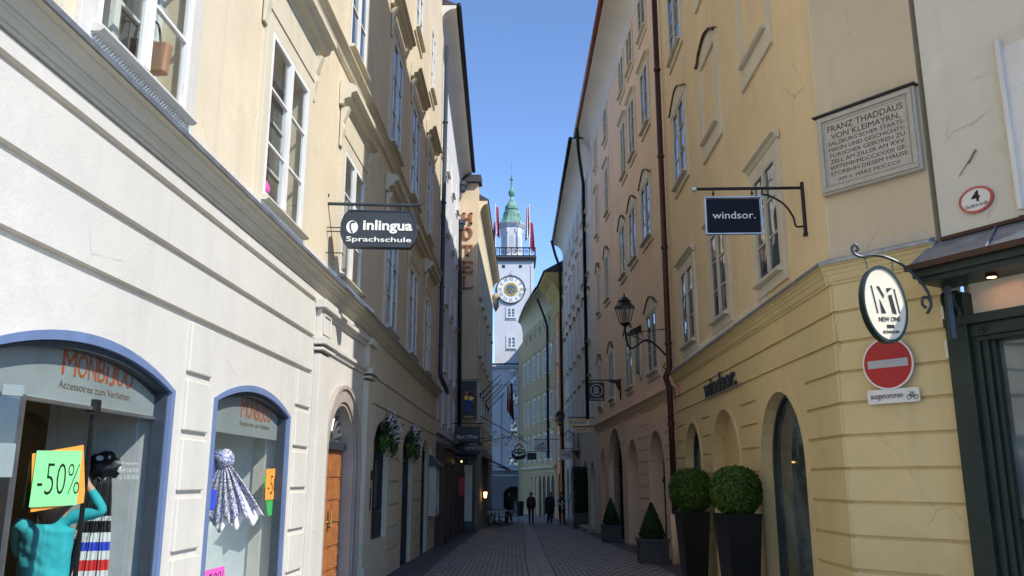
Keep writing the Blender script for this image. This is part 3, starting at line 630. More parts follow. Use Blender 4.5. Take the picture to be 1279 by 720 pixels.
paper('paper_sheet', L1, [(329, 595), (353, 578), (352, 640), (334, 645)], 'dkgreen_paper', 'dark green sheet peeping out behind the orange minus fifty sign', -.12, cat='paper')
paper('sale_sign', L1, [(332.5, 586), (352.5, 585), (350, 623), (331, 625)], 'orange_paper', 'small orange sheet reading -50% at the right edge of the narrower shop window', -.112, '-50%', [(335, 594), (350, 617)])
paper('paper_sheet', L1, [(252, 714), (280, 707), (281, 740), (252, 745)], 'pink_paper', 'magenta sheet low in the narrower shop window', -.112, '-50%', [(256, 719), (278, 735)], cat='paper')

# hanging oval-sided language school sign
e = empty('hanging_sign', (-2.80, 12.0, 4.85), R(4), 'dark grey wall bracket sign reading inlingua Sprachschule', 'sign')
m = MB(); m.tube([(0, 0, 0), (0, 0, .95)], .022); m.lathe([(.0, -.04), (.035, -.02), (.04, .01), (.02, .04)], (.02, 0, .97), 10); m.tube([(0, 0, .84), (.9, 0, .84), (1.28, 0, .84), (1.42, 0, .86), (1.50, 0, .92)], [.026, .026, .026, .02, .01], 8)
for z in (.08, .41, .47): m.tube([(0, 0, z), (.30, 0, z)], .009, 6)
for x in (.40, 1.15): m.tube([(x, 0, .82), (x, 0, .74)], .012, 6)
for z in (.1, .8): m.box(-.07, 0, -.02, .02, z-.02, z+.02)
m.build('bracket', MT['slate_metal'], e)
L_ = [(.36, .17), (.29, .25), (.25, .36), (.25, .53), (.29, .65), (.36, .74)]; Rr = [(1.36-x+.25-.0, z) for x, z in L_]
out = L_+[(1.61-x, z) for x, z in L_[::-1]]
out = L_+[(1.28, .74), (1.34, .66), (1.375, .54), (1.375, .36), (1.34, .25), (1.28, .17)]
m = MB(); m.prism(out, -.04, .10); sg_ = m.build('panel', MT['sign_navy'], e)
m = MB(); m.ring(out+[out[0]], [(.812+(x-.812)*.97, .435+(z-.435)*.95) for x, z in out+[out[0]]], -.052, -.04); m.build('rim', MT['slate_metal'], sg_)
m = MB(); m.text('inlingua', .58, 1.31, .38, .585, -.047, .006, .03); m.text('Sprachschule', .34, 1.30, .225, .325, -.047, .006, .012)
m.disc(.42, .47, .085, .10, -.048, -.040); m.build('lettering', MT['sign_white'], sg_)
m = MB(); m.tube(smooth_path([(.46, -.049, .55), (.40, -.049, .53), (.40, -.049, .45), (.43, -.049, .38)]), .012, 6); m.build('emblem_slit', MT['sign_navy'], sg_)

# things in the windows
A = L1.at(176, 92, -.17); e = empty('handbag', L1.w(A[0]+.05, -.17, A[1]+.02), 0, 'black and tan handbag standing inside the open upper window', 'bag')
m = L1.mb(); m.prism([(-.2, 0), (.19, 0), (.21, .28), (-.18, .30)], -.05, .05); m.build('bag_body', MT['tan_leather'], e, bevel=.02)
m = L1.mb(); m.prism([(-.22, -.01), (-.05, -.01), (-.03, .31), (-.19, .33)], -.055, .055); m.build('side_panel', MT['sign_black'], e, bevel=.02)
m = L1.mb(); m.box(-.02, .02, -.056, .056, 0, .27); m.build('stripe', MT['red_cloth'], e)
m = L1.mb(); m.tube(smooth_path([(-.12, 0, .28), (-.08, 0, .46), (0, 0, .50), (.08, 0, .46), (.12, 0, .27)]), .010, 6); m.build('handle', MT['sign_black'], e)
e = empty('soft_toy', L1.w(-5.42, -.14, 4.89), 0, 'small pink and green toy on the inner sill of the second upper window', 'toy')
m = L1.mb(); m.lathe([(.0, 0), (.10, .02), (.13, .12), (.08, .22), (.0, .25)], (0, 0, 0), 12, 0, 1, .6); m.build('body', MT['pink_paper'], e, True)
m = L1.mb(); m.lathe([(.0, .22), (.07, .25), (.08, .33), (.0, .40)], (-.04, 0, 0), 10, 0, 1, .6); m.build('cap', MT['dkgreen_paper'], e, True)

# draped scarf (fan) in the narrower window, blue bag, hanging polka dot scarf
def cloth(name, e, mat, c, top_w, bot_w, h, folds, amp, frm=L1, n=60, rows=14, sway=0, ragged=.0):
    m = MB(); vs = []
    for j in range(rows+1):
        t = j/rows; wd = top_w+(bot_w-top_w)*t**.85
        for i in range(n+1):
            u = i/n-.5; vs.append((c[0]+u*wd+sway*t, c[1]+amp*(.3+t)*sin(u*folds*2*pi+1.3*sin(u*7)), c[2]-h*t*(1-.18*abs(u)*2)+ragged*t*sin(u*31)))
    m.add(vs, [(j*(n+1)+i, j*(n+1)+i+1, (j+1)*(n+1)+i+1, (j+1)*(n+1)+i) for j in range(rows) for i in range(n)])
    o = m.build(name, MT[mat], e, smooth=True, fix=False); md = o.modifiers.new('s', 'SOLIDIFY'); md.thickness = .004; return o
def ball(m, c, r, sx=1, sy=1, n=14):
    prof = [(r*sin(pi*i/n), -r*cos(pi*i/n)) for i in range(n+1)]; prof[0] = (.001, -r); prof[-1] = (.001, r); m.lathe(prof, c, 16, 0, sx, sy); return m
P = atY(287, 600, 8.95); e = empty('fan_scarf', (P.x-.08, P.y, 0), R(18), 'grey and blue patterned scarf spread like a fan in the narrower shop window', 'scarf')
cloth('fan', e, 'lace', (0, 0, 1.83), .07, .80, .60, 8, .03, ragged=.05)
m = MB(); ball(m, (0, 0, 1.87), .105, 1, .8); k = m.build('knot', MT['lace'], e, smooth=True)
for v in k.data.vertices: v.co += v.co.normalized()*0+Vector((noise.noise(v.co*18), noise.noise(v.co*18+Vector((5, 5, 5))), noise.noise(v.co*18+Vector((9, 1, 5)))))*.03
cloth('lower_fringe', e, 'cloth_white', (.05, .03, 1.72), .10, .80, .56, 10, .018, ragged=.05)
P = atY(261, 622, 8.6); e = empty('small_bag', (P.x, P.y, 0), R(10), 'little bright blue bag on a strap beside the fan scarf', 'bag')
MB().prism([(-.05, 1.36), (.06, 1.36), (.07, 1.56), (-.06, 1.56)], -.02, .02).build('bag_body', MT['blue_cloth'], e, bevel=.008)
MB().tube([(0, 0, 1.56), (.02, 0, 1.75), (.01, 0, 1.93), (.09, 0, 1.89)], .01, 6).build('strap', MT['blue_cloth'], e)
P = atY(130, 620, 7.3); e = empty('hanging_scarf', (P.x, P.y, 0), R(25), 'black polka dot scarf with red, white and blue stripes hanging beside the woman', 'scarf')
cloth('dotted_drape', e, 'polka', (0, .03, 1.75), .16, .36, 1.15, 4, .035, sway=-.05)
for k, (dx, mt, wd) in enumerate(((-.10, 'cloth_white', .10), (.0, 'blue_cloth', .06), (.06, 'red_cloth', .035), (-.05, 'polka', .05), (.115, 'polka', .07))):
    cloth('scarf_strip', e, mt, (dx*.35, -.03-.008*k, 1.70), wd*.5, wd*1.15, 1.1, 1.2, .015, sway=dx, n=16)
for k, dx in enumerate((-.13, -.04, .05)): cloth('striped_strip', e, 'striped', (dx*.5, -.065-.01*k, 1.68), .04, .10, 1.1, 1.0, .02, sway=dx*.6, n=14)
m = MB(); ball(m, (.0, -.02, 1.76), .12, 1.35, .9); k = m.build('knot', MT['polka'], e, smooth=True)
for v in k.data.vertices: v.co += Vector((noise.noise(v.co*12), noise.noise(v.co*12+Vector((5, 5, 5))), noise.noise(v.co*12+Vector((9, 1, 5)))))*.06
MB().tube([(0, .04, -.1), (0, .04, 1.8)], .012, 8).build('stand', MT['black_metal'], e)
# goods deeper in the shop
e = empty('clothes_rail', L1.w(-7.75, -2.6, 0), 0, 'rail with cream and dark bags deep inside the big shop window', 'clothes rail')
MB().tube([(-1.6, -2.0, 1.95), (.2, .2, 1.95)], .015).build('rail', MT['black_metal'], e)
for k, (mt, w_, h_) in enumerate((('shop_grey', .34, .3), ('sign_black', .3, .5), ('cream_sign', .36, .28), ('tan_leather', .3, .34), ('red_cloth', .06, .9), ('shop_grey', .3, .3))):
    x, y = -1.3+.26*k, -1.65+.32*k
    m = MB(); m.box(x-w_/2, x+w_/2, y-.06, y+.06, 1.62-h_, 1.62); m.tube(smooth_path([(x-.1, y, 1.60), (x-.06, y, 1.9), (x+.06, y, 1.9), (x+.1, y, 1.6)], 5), .01, 5); m.build('hanging_bag', MT[mt], e, bevel=.02)

# dark downpipe at the end of the cream house
pipe('drainpipe', [L2.w(12.9, .12, 17), L2.w(12.75, .12, 5.2), L2.w(12.7, .14, 4.95), L2.w(13.3, .28, 4.6), L2.w(13.9, .26, 4.55)], .075, 'slate_metal', 'dark blue-grey downpipe with bent foot at the end of the cream house', rings=(14, 11, 8, 6))
# ================================================================== RIGHT SIDE
R1 = Facade(4.076, 22.8, .0116, 'R'); R2 = Facade(4.076, 22.8, -.0274, 'R'); CH = Facade(3.928, 10.1, -.8175, 'R'); R0 = Facade(4.80, 9.03, -.5752, 'R')
GZ = (3.62, 3.25, 2.89, 2.52, 2.14, 1.76, 1.38, 1.0, .63, .25)
rb = R1.root('corner_house', 'yellow and tan corner house with arched niches and black windsor. letters', 'house')
w = R1.mb().box(-12.72, -1.9, -.5, 0, -.8, 4.1).build('wall', MT['yellow_wall'], rb); w['label'] = 'yellow ground floor wall with horizontal joints'
cu = R1.mb(); cu.prism(arch_poly(-4.62, -2.95, -1, 2.02, 2.90), -.6, .1); cu.prism(arch_poly(-11.32, -9.20, -1, 1.87, 2.93), -.6, .1); cu.prism(arch_poly(-7.82, -5.75, -1, 1.92, 2.95), -.22, .1); cut(w, cu)
cu = R1.mb()
for z in GZ:
    if z < 2.9: segs = ((-13, -11.46), (-9.04, -7.96), (-5.60, -4.76), (-2.8, -1.7))
    elif z < 3.0: segs = ((-13, -10.62), (-9.9, -7.15), (-6.45, -4.1), (-3.4, -1.7))
    else: segs = ((-13, -1.7),)
    for a, c in segs: cu.box(a, c, -.035, .1, z, z+.04)
cut(w, cu)
m = R1.mb()
for a, c, zs, zt in ((-4.62, -2.95, 2.02, 2.90), (-11.32, -9.20, 1.87, 2.93), (-7.82, -5.75, 1.92, 2.95)):
    m.ring(arch_poly(a-.10, c+.10, -.8, zs, zt+.10), arch_poly(a, c, -.8, zs, zt), -.01, .022)
m.build('arch_moulding', MT['yellow_wall'], rb)
for a, c, zs, zt in ((-4.62, -2.95, 2.02, 2.90), (-11.32, -9.20, 1.87, 2.93)):
    m = R1.mb(); m.ring(arch_poly(a, c, -.5, zs, zt), arch_poly(a+.05, c-.05, -.5, zs, zt-.05), -.26, -.16); m.box(a, c, -.28, -.12, .02, .12); wo = m.build('shop_window', MT['slate_metal'], rb)
    R1.mb().prism(arch_poly(a+.02, c-.02, -.5, zs, zt-.02), -.23, -.22).build('pane', MT['shop_glass'], wo)
    if a < -9: 
        R1.mb().box(-10.66, -10.40, -.215, -.20, 1.86, 2.16).build('vent_grille', MT['slate_metal'], wo)
def eave(fr, root, s0, s1, z, ov0, ov1, mat='soffit', gut='red_gutter', cove=.75, drop=.9, gr=.09, roof='roof_tile', name='eave', ze=None):
    ze = z if ze is None else ze
    n = 8; pr = [(0, z-drop)]+[(1*(1-cos(t*pi/2/n)), z-drop+(drop-.12)*sin(t*pi/2/n)) for t in range(1, n+1)]+[(1.0, z), (-.6, z)]+[(-.6, z-drop)]
    vs = []
    for s, ov, dz in ((s0, ov0, 0), (s1, ov1, ze-z)): vs += [(s, (p*ov if p > 0 else p), q+dz) for p, q in pr]
    k = len(pr); m = fr.mb(); m.add(vs, [list(range(k))[::-1], list(range(k, 2*k))]+[(i, (i+1) % k, k+(i+1) % k, k+i) for i in range(k)]); e = m.build(name, MT[mat], root)
    m = fr.mb(); m.tube([(s0, ov0+gr, z+.02), (s1, ov1+gr, ze+.02)], gr, 10); m.build('gutter', MT[gut], root, smooth=True)
    m = fr.mb(); m.add([(s0, ov0, z+.05), (s1, ov1, ze+.05), (s1, -5, ze+2.8), (s0, -5, z+2.8), (s0, ov0, z+.0), (s1, ov1, ze+.0), (s1, -5, ze), (s0, -5, z)], [(0, 1, 2, 3), (4, 7, 6, 5), (0, 4, 5, 1), (1, 5, 6, 2), (2, 6, 7, 3), (3, 7, 4, 0)]); m.build('roof', MT[roof], root)
up = R1.mb().box(-12.72, -1.9, -.5, -.012, 4.28, 17.2).build('wall', MT['tan_wall'], rb); up['label'] = 'tan plastered upper wall'
cornice(R1, rb, -12.74, -1.85, 3.99, .13, 'yellow_wall')
eave(R1, rb, -12.6, -1.9, 17.7, .85, .9)
for a, c in ((-4.72, -3.30), (-7.72, -6.50), (-10.98, -9.76)): window(R1, rb, a, c, 4.68, 6.40, rows=3, case=.19, hood='ledge', frame='beige_wood')
window(R1, rb, -4.62, -3.25, 8.62, 10.45, rows=3, case=.19, hood='curve', frame='beige_wood')
window(R1, rb, -4.62, -3.25, 11.95, 13.75, rows=3, case=.17, hood=None, frame='beige_wood')
window(R1, rb, -4.62, -3.25, 15.0, 16.3, rows=2, case=.15, hood=None, frame='beige_wood')
def blind(s0, s1, z0, z1, hood, root=rb, fr=R1):
    q = fr.mb(); k = .2; q.box(s0-k, s0, 0-.04, .035, z0-.42, z1+k); q.box(s1, s1+k, -.04, .035, z0-.42, z1+k); q.box(s0, s1, -.04, .035, z1, z1+k); q.box(s0, s1, -.04, .035, z0-.42, z0-.08)
    wo = q.build('blind_window', MT['trim_beige'], root, bevel=.006)
    fr.mb().extr([(0, z0-.08), (0, z0), (.05, z0), (.12, z0-.03), (.12, z0-.06), (.09, z0-.08)], s0-.02, s1+.02).build('sill', MT['trim_beige'], wo)
    if hood:
        a, b, c, zt = s0-k, s1+k, (s0+s1)/2, z1+k
        P = [(p.x, p.z) for p in smooth_path([(x, 0, z) for x, z in [(a-.03, zt-.05), (a+.15, zt), (a+.3, zt+.12), (c, zt+.25), (b-.3, zt+.12), (b-.15, zt), (b+.03, zt-.05)]], 4)]
        q = fr.mb(); q.prism(P+[(b-.01, z1+.01), (a+.01, z1+.01)], -.04, .036); q.build('lintel', MT['trim_beige'], wo); fr.mb().ring([(x, z+.03) for x, z in P], P, 0, .10).build('hood', MT['roof_tile'], wo)
blind(-7.76, -6.50, 8.46, 10.08, True); blind(-11.02, -9.66, 8.54, 10.2, True); blind(-7.76, -6.5, 11.95, 13.6, False); blind(-11.02, -9.66, 11.95, 13.6, False)
m = R1.mb(); m.box(-10.35, -9.78, 0, .012, 3.66, 3.96); m.build('patch', MT['yellow_wall'], rb)
# bevelled corner
tc = CH.root('tmp', 'x', 'x')
w = CH.mb().box(-1.31, .02, -.5, 0, -.8, 4.1).build('wall', MT['yellow_wall'], tc); cu = CH.mb()
for z in GZ: cu.box(-1.6, .2, -.035, .1, z, z+.04)
cut(w, cu); cornice(CH, tc, -1.30, .05, 3.99, .13, 'yellow_wall')
CH.mb().box(-1.31, .0, -.5, -.012, 4.28, 17.6).build('wall', MT['chamfer_wall'], tc); rebase(tc, rb)
m = MB()
for i in range(120):
    t = i/119; P = R1.w(-12.7+t*9, .05, 4.30) if i >= 32 else CH.w(-1.25+1.2*i/32, .05, 4.30); q = Vector((P.x-rb.location.x, P.y-rb.location.y, 0))
    P2 = Vector(P); rel = Matrix.Rotation(-rb.rotation_euler.z, 3, 'Z') @ Vector((P.x-rb.location.x, P.y-rb.location.y, P.z))
    for k in (-1, 1): m.tube([rel, rel+Vector((.03*k, .04+.02*k, .12))], .0018, 3)
m.build('bird_spikes', MT['steel'], rb)
MB().plan([(4.9, 9.1), (4.1, 10.1), (4.3, 20.8), (12, 20.8), (12, 9.4)], 17.62, 17.8).build('roof', MT['roof_tile'], None); rf = bpy.data.objects['roof.002'] if False else COL.objects[-1]
rf.parent = rb; bpy.context.view_layer.update(); rf.matrix_basis = rb.matrix_world.inverted()

# pale neighbour with the dark green shop front
pb = R0.root('pale_house', 'pale rough plastered house at the right edge above a dark green shop front', 'house')
R0.mb().box(-1.50, -.0, -.5, 0, 3.9, 21).build('wall', MT['pale_wall'], pb)
m = R0.mb(); m.box(-1.50, -1.2, -.5, 0, -.6, 3.9); m.box(-.16, 0, -.5, -.3, -.6, 3.9); m.build('wall', MT['pale_wall'], pb)
q = MB(); a = R0.w(-1.5, -.0, 0); q.plan([(a.x, a.y), (a.x+8, a.y+2.2), (a.x+8, a.y+2.6), (a.x+.2, a.y+.5)], -.6, 21); q = q.build('side_wall', MT['pale_wall'], pb); bpy.context.view_layer.update(); q.matrix_basis = pb.matrix_world.inverted()
m = R0.mb(); m.box(-1.5, -.95, -.03, .05, 4.4, 6.15); m.box(-.95, -.90, -.03, .09, 4.35, 6.25); m.build('window', MT['white_wood'], pb)
R0.mb().box(-1.5, -.86, 0, .03, 4.3, 6.33).build('surround', MT['trim_beige'], pb)
# shop front
sf = pb
m = R0.mb(); m.box(-.22, .02, -.1, .10, -.3, 3.62); m.box(-.30, -.22, -.12, .04, -.3, 3.30); m.box(-.37, -.30, -.14, .0, -.3, 3.22); m.box(-.42, -.37, -.16, -.04, -.3, 3.14)
m.box(-.24, .04, -.1, .13, -.3, .3); m.build('pilaster', MT['green_paint'], sf, bevel=.006)
m = R0.mb(); m.box(-1.5, .03, -.12, .12, 3.26, 3.36); m.box(-1.5, -.22, -.14, .06, 3.13, 3.26); m.box(-1.5, -.05, -.14, .03, 3.08, 3.13); m.build('lintel', MT['green_paint'], sf, bevel=.006)
m = R0.mb(); m.hoop(-.36, 3.195, .045, .028, .06, .075, 20); m.disc(-.36, 3.195, .018, .018, .06, .08, 12); m.build('rosette', MT['green_paint'], sf)
m = R0.mb()
for k in range(3): m.tube(smooth_path([(-.05-.06*k, .11, 3.62), (-.05-.06*k, .19, 3.60), (-.05-.06*k, .20, 3.52), (-.05-.06*k, .12, 3.42), (-.05-.06*k, .115, 3.36)]), .022, 6)
m.build('console', MT['green_paint'], sf)
sb = R0.mb().box(-1.5, -.20, -.10, -.06, 3.36, 3.78).build('sign_board', MT['cream_sign'], sf); R0.mb().box(-1.5, -.95, -.055, -.04, 3.4, 3.74).build('dark_panel', MT['sign_black'], sb); R0.mb().box(-1.5, -.99, -.04, -.035, 3.45, 3.68).build('letter_edge', MT['sign_white'], sb)
cp_ = R0.mb(); cp_.box(-1.5, .06, -.1, .42, 3.72, 3.80); cp_.box(-1.5, .10, .30, .46, 3.78, 3.87); cp = cp_.build('canopy', MT['green_paint'], sf, bevel=.006)
R0.mb().extr([(-.01, 4.26), (.50, 3.90), (.50, 3.87), (-.01, 3.9)], -1.5, .12).build('canopy_roof', MT['lead'], cp)
m = R0.mb(); m.tube([(-.62, .0, 4.27), (-.75, .49, 3.93)], .012, 6); m.tube([(-1.15, .0, 4.27), (-1.3, .49, 3.93)], .012, 6); m.tube([(.10, .0, 4.25), (.12, .5, 3.9)], .012, 6); m.build('seam', MT['lead'], cp)
R0.mb().box(-1.5, .14, .485, .535, 3.86, 3.925).build('drip_edge', MT['brown_metal'], cp); R0.mb().box(-1.5, 0.0, .0, .03, 4.25, 4.29).build('flashing', MT['brown_metal'], cp)
m = R0.mb(); m.lathe([(.05, 0), (.065, -.02), (.06, -.03), (.045, -.032)], (-.60, .18, 3.72), 16); dl_ = m.build('downlight', MT['black_metal'], cp); R0.mb().lathe([(.0, -.033), (.042, -.033)], (-.60, .18, 3.72), 16).build('lens', MT['spot_warm'], dl_)
g = R0.mb(); g.add([(-1.5, -.12, .3), (-.42, -.12, .3), (-.42, -.12, 3.08), (-1.5, -.12, 3.08)], [(0, 1, 2, 3)]); g.build('pane', MT['shop_glass'], sf, fix=False)
R0.mb().box(-1.5, -.42, -.16, -.11, 1.22, 1.27).build('glazing_bar', MT['green_paint'], sf); R0.mb().box(-1.5, -.42, -.2, -.10, -.3, .3).build('plinth', MT['green_paint'], sf)
R0.mb().box(-1.4, -.43, -.45, -.42, .3, 3.0)
for z in (3.45, 3.05): pass
m = R0.mb(); m.box(.02, .08, .0, .05, 3.28, 3.52); m.build('junction_box', MT['sign_white'], sf); m = R0.mb(); m.box(.02, .08, .0, .05, 2.94, 3.14); m.build('junction_box', MT['sign_white'], sf)

# pink house
kb = R2.root('pink_house', 'long pink house with red gutter, arched openings and curved window hoods', 'house')
w = R2.mb().box(-1.88, 14.5, -.6, 0, -1.2, 3.8).build('wall', MT['pink_wall'], kb); cu = R2.mb()
AR = [(.12, 2.38, 1.90, 3.02), (4.15, 6.30, 1.9, 2.96), (7.35, 10.85, 2.1, 3.55), (11.7, 13.35, 1.9, 2.93)]
for a, c, zs, zt in AR: cu.prism(arch_poly(a, c, -1.5, zs, zt), -.7, .1)
cut(w, cu); cu = R2.mb()
for z in (3.62, 3.24, 2.88, 2.52, 2.16, 1.80, 1.44, 1.08, .72, .36, 0):
    if z > 3.6: sg = ((-1.9, -.2), (.5, 3.4), (4.1, 6.6), (7.3, 11.2), (11.9, 14.6))
    elif z > 2.6: sg = ((-1.9, -.1), (2.6, 3.8), (6.6, 7.1), (11.1, 11.5), (13.6, 14.6)) if z > 3 else ((-1.9, .05), (2.5, 4.0), (6.45, 7.2), (11.0, 11.6), (13.5, 14.6))
    else: sg = ((-1.9, .04), (2.46, 4.07), (6.38, 7.27), (10.93, 11.62), (13.43, 14.6))
    for a, c in sg: cu.box(a, c, -.035, .1, z, z+.04)
cut(w, cu)
cornice(R2, kb, -1.88, 14.5, 3.72, .14, 'pink_wall', lead=False)
up = R2.mb().box(-1.88, 14.5, -.6, -.012, 3.95, 17.0).build('wall', MT['pink_wall'], kb)
eave(R2, kb, -1.9, 14.6, 17.55, 1.0, .6)
for i, (a, c, zs, zt) in enumerate(AR):
    m = R2.mb(); m.ring(arch_poly(a, c, -1, zs, zt), arch_poly(a+.06, c-.06, -1, zs, zt-.06), -.50, -.42); m.box((a+c)/2-.03, (a+c)/2+.03, -.5, -.44, -1, zs); m.box(a, c, -.5, -.43, zs-.05, zs+.03); wo = m.build('door', MT['black_metal'], kb)
    R2.mb().prism(arch_poly(a, c, -1, zs, zt-.02), -.53, -.49).build('pane', MT['shop_dark' if i == 2 else 'shop_glass'], wo)
m = R2.mb(); m.tube(smooth_path([(.2, -.40, 1.6), (.8, -.40, 1.65), (1.0, -.40, 1.95), (1.7, -.40, 2.0), (2.3, -.40, 1.6)]), .035, 6); m.build('iron_scroll', MT['black_metal'], kb)
R2.mb().ring(arch_poly(7.35, 10.85, -1, 2.1, 3.55), arch_poly(7.75, 10.45, -1, 2.1, 3.2), -.3, -.2).build('portal_stone', MT['stone'], kb)
for a, c in ((.42, 1.85), (4.55, 5.80), (8.75, 9.85), (12.2, 13.1)): window(R2, kb, a, c, 4.68, 6.38, rows=3, case=.18, hood='curve', frame='beige_wood')
for a, c in ((.62, 1.98), (3.05, 4.3), (5.25, 6.4), (9.3, 10.4), (12.1, 12.9)): window(R2, kb, a, c, 8.66, 10.35, rows=3, case=.17, hood='curve', frame='beige_wood')
for a, c in ((.30, 1.45), (2.68, 3.72), (4.5, 5.5), (8.8, 9.75), (12.1, 12.8)):
    window(R2, kb, a, c, 12.08, 13.95, rows=3, case=.14, hood='ledge', frame='beige_wood')
    window(R2, kb, a, c, 15.2, 16.5, rows=2, case=.10, hood=None, frame='beige_wood')
# wall painting/oval relief
m = R2.mb(); m.disc(3.2, 5.45, .42, .78, 0, .05, 28); ov = R2.root('wall_relief', 'greenish oval relief hung between windows on the pink house', 'relief'); m.build('medallion', MT['grey_wall'], ov)
m = R2.mb(); m.lathe([(.02, 0), (.14, .02), (.12, .4), (.16, .75), (.05, .9), (.09, .95), (.08, 1.08), (.01, 1.14)], (3.2, .07, 4.85), 12, 0, 1, .5); m.build('figure', MT['verdigris'], ov, True)
m = R2.mb(); m.extr([(0, 6.15), (.35, 6.10), (.35, 6.16), (0, 6.35)], 2.85, 3.55); m.build('hood', MT['black_metal'], ov)
pipe('drainpipe', [R1.w(-1.9, .12, 17.5), R1.w(-1.88, .12, 4.4), R1.w(-1.86, .22, 4.15), R1.w(-1.84, .13, 3.85), R1.w(-1.82, .12, .75)], .075, 'brown_metal', 'tall dark red-brown downpipe between the pink and the yellow house', rings=(15, 12.5, 10, 7.5, 5, 3, 1.5))
pl = pipe('pipe_guard', [R1.w(-1.80, .13, .85), R1.w(-1.78, .13, -.4)], .10, 'pink_wall', 'pink painted sleeve round the foot of the red-brown downpipe'); pl['category'] = 'pipe sleeve'

# grey-white house
R3 = Facade(3.68, 37.0, -.0136, 'R')
gb = R3.root('grey_house', 'grey-white house with stone portal and many hooded windows beyond the pink house', 'house')
w = R3.mb().box(.02, 18, -.6, 0, -1.6, 16.4).build('wall', MT['grey_wall'], gb); cu = R3.mb()
AR = [(1.0, 2.9, 1.5, 2.45), (4.2, 6.1, 1.6, 2.6), (12.3, 14.3, 1.5, 2.4), (15.3, 17.2, 1.5, 2.4)]
for a, c, zs, zt in AR: cu.prism(arch_poly(a, c, -1.4, zs, zt), -.22, .1)
cut(w, cu)
for a, c, zs, zt in AR: R3.mb().prism(arch_poly(a, c, -1.4, zs, zt), -.22, -.17).build('door', MT['shop_glass'], gb)
for s in (1.5, 4.0, 6.6, 9.2, 11.8, 14.4, 16.6):
    for z0, z1, hd in ((4.2, 6.2, 'ledge'), (8.1, 10.2, 'curve'), (11.3, 13.3, 'ledge'), (14.5, 16.0, None)): window(R3, gb, s, s+1.05, z0, z1, rows=3, case=.14, hood=hd, trim='grey_wall', frame='white_wood')
eave(R3, gb, 0, 18, 17.3, .85, .62, gut='black_metal', roof='roof_dark')
m = R3.mb(); m.ring(arch_poly(7.9, 10.5, -1, 1.9, 3.1), arch_poly(8.4, 10.0, -1, 1.8, 2.6), 0, .2); m.box(7.7, 10.7, 0, .3, 3.15, 3.3); m.box(7.7, 8.0, 0, .25, 1.75, 1.9); m.box(10.4, 10.7, 0, .25, 1.75, 1.9)
m.prism([(8.3, 3.3), (8.5, 3.9), (9.2, 4.4), (9.9, 3.9), (10.1, 3.3)], .05, .22); m.build('portal', MT['stone'], gb, bevel=.02); R3.mb().prism(arch_poly(8.4, 10.0, -1, 1.8, 2.6), 0.01, .03).build('door', MT['stone'], gb)
m = R3.mb(); m.box(7.8, 12.0, 0, .7, -.8, -.45); m.box(0.6, 6.5, 0, .45, -.8, -.4); m.build('doorstep', MT['stone'], gb)
m = R3.mb(); m.tube([(7.2, .5, 1.0), (10.2, .5, .35)], .02); m.build('handrail', MT['black_metal'], gb)
pipe('drainpipe', [Vector((2.95, 35.6, 17.2)), Vector((3.1, 36.8, 16.6)), R3.w(2.5, .12, 16.0), R3.w(2.55, .12, 4.2)], .08, 'black_metal', 'black downpipe on the grey-white house, reaching down to the hanging square sign', rings=(14, 11, 8))

# orange house
R4 = Facade(3.42, 55.0, -.07, 'R')
ob = R4.root('orange_house', 'narrow orange house with ochre frieze between grey and olive houses', 'house')
w = R4.mb().box(0, 4.6, -.5, 0, -1.8, 13.05).build('wall', MT['orange_wall'], ob); cu = R4.mb(); 
for a, c in ((.4, 1.7), (2.4, 4.0)): cu.prism(arch_poly(a, c, -1.6, 1.2, 2.1), -.4, .1)
cut(w, cu)
for a, c in ((.4, 1.7), (2.4, 4.0)): R4.mb().prism(arch_poly(a, c, -1.6, 1.2, 2.1), -.42, -.35).build('door', MT['shop_glass'], ob)
R4.mb().extr([(-.5, 13.0), (.05, 13.0), (.2, 13.8), (.7, 14.7), (1.2, 15.15), (1.2, 15.3), (-.5, 15.3)], -.0, 4.6).build('frieze', MT['ochre_wall'], ob)
R4.mb().extr([(-4, 18.4), (1.32, 15.4), (1.32, 15.31), (-4, 15.31)], 0, 4.6).build('roof', MT['roof_dark'], ob)
for z0, z1 in ((3.0, 4.8), (6.2, 8.3), (9.6, 11.6)):
    for s in (.6, 2.6): window(R4, ob, s, s+1.0, z0, z1, rows=3, case=.1, trim='orange_wall', frame='white_wood')
m = R4.mb(); m.extr([(0, 5.6), (.25, 5.75), (.25, 5.85), (0, 5.95)], 0, 4.6); m.box(2.0, 2.15, 0, .08, -1, 13.5); m.build('string_course', MT['orange_wall'], ob)
pipe('drainpipe', [Vector((2.62, 53.6, 17.1)), Vector((2.9, 54.3, 16.3)), R4.w(-.1, .2, 15.6), R4.w(-.05, .15, -.8)], .09, 'black_metal', 'black downpipe between the grey-white and the orange house', rings=(13, 9, 5))

# olive house, closing the street
R5 = Facade(3.06, 59.5, -.1563, 'R')
vb = R5.root('olive_house', 'olive green house with cream cove eaves and little round attic windows', 'house')
w = R5.mb().box(0, 13.7, -.6, 0, -2, 14.2).build('wall', MT['olive_wall'], vb); cu = R5.mb()
for i in range(8): cu.prism(arch_poly(.6+i*1.62, 1.75+i*1.62, -1.8, 1.3, 2.0), -.10, .1)
cut(w, cu)
for i in range(8): R5.mb().prism(arch_poly(.6+i*1.62, 1.75+i*1.62, -1.8, 1.3, 2.0), -.12, -.07).build('shop_window', MT['shop_dark'], vb)
n = 8; pr = [(0, 13.9)]+[(1-cos(t*pi/2/n), 13.9+1.2*sin(t*pi/2/n)) for t in range(1, n+1)]+[(1.0, 15.2), (-.6, 15.2), (-.6, 13.9)]; vs = []; K = 7
for j in range(K+1):
    s = 13.7*j/K; ov = 1.25-.95*j/K+.18*sin(pi*j/K); vs += [(s, p*ov if p > 0 else p, q) for p, q in pr]
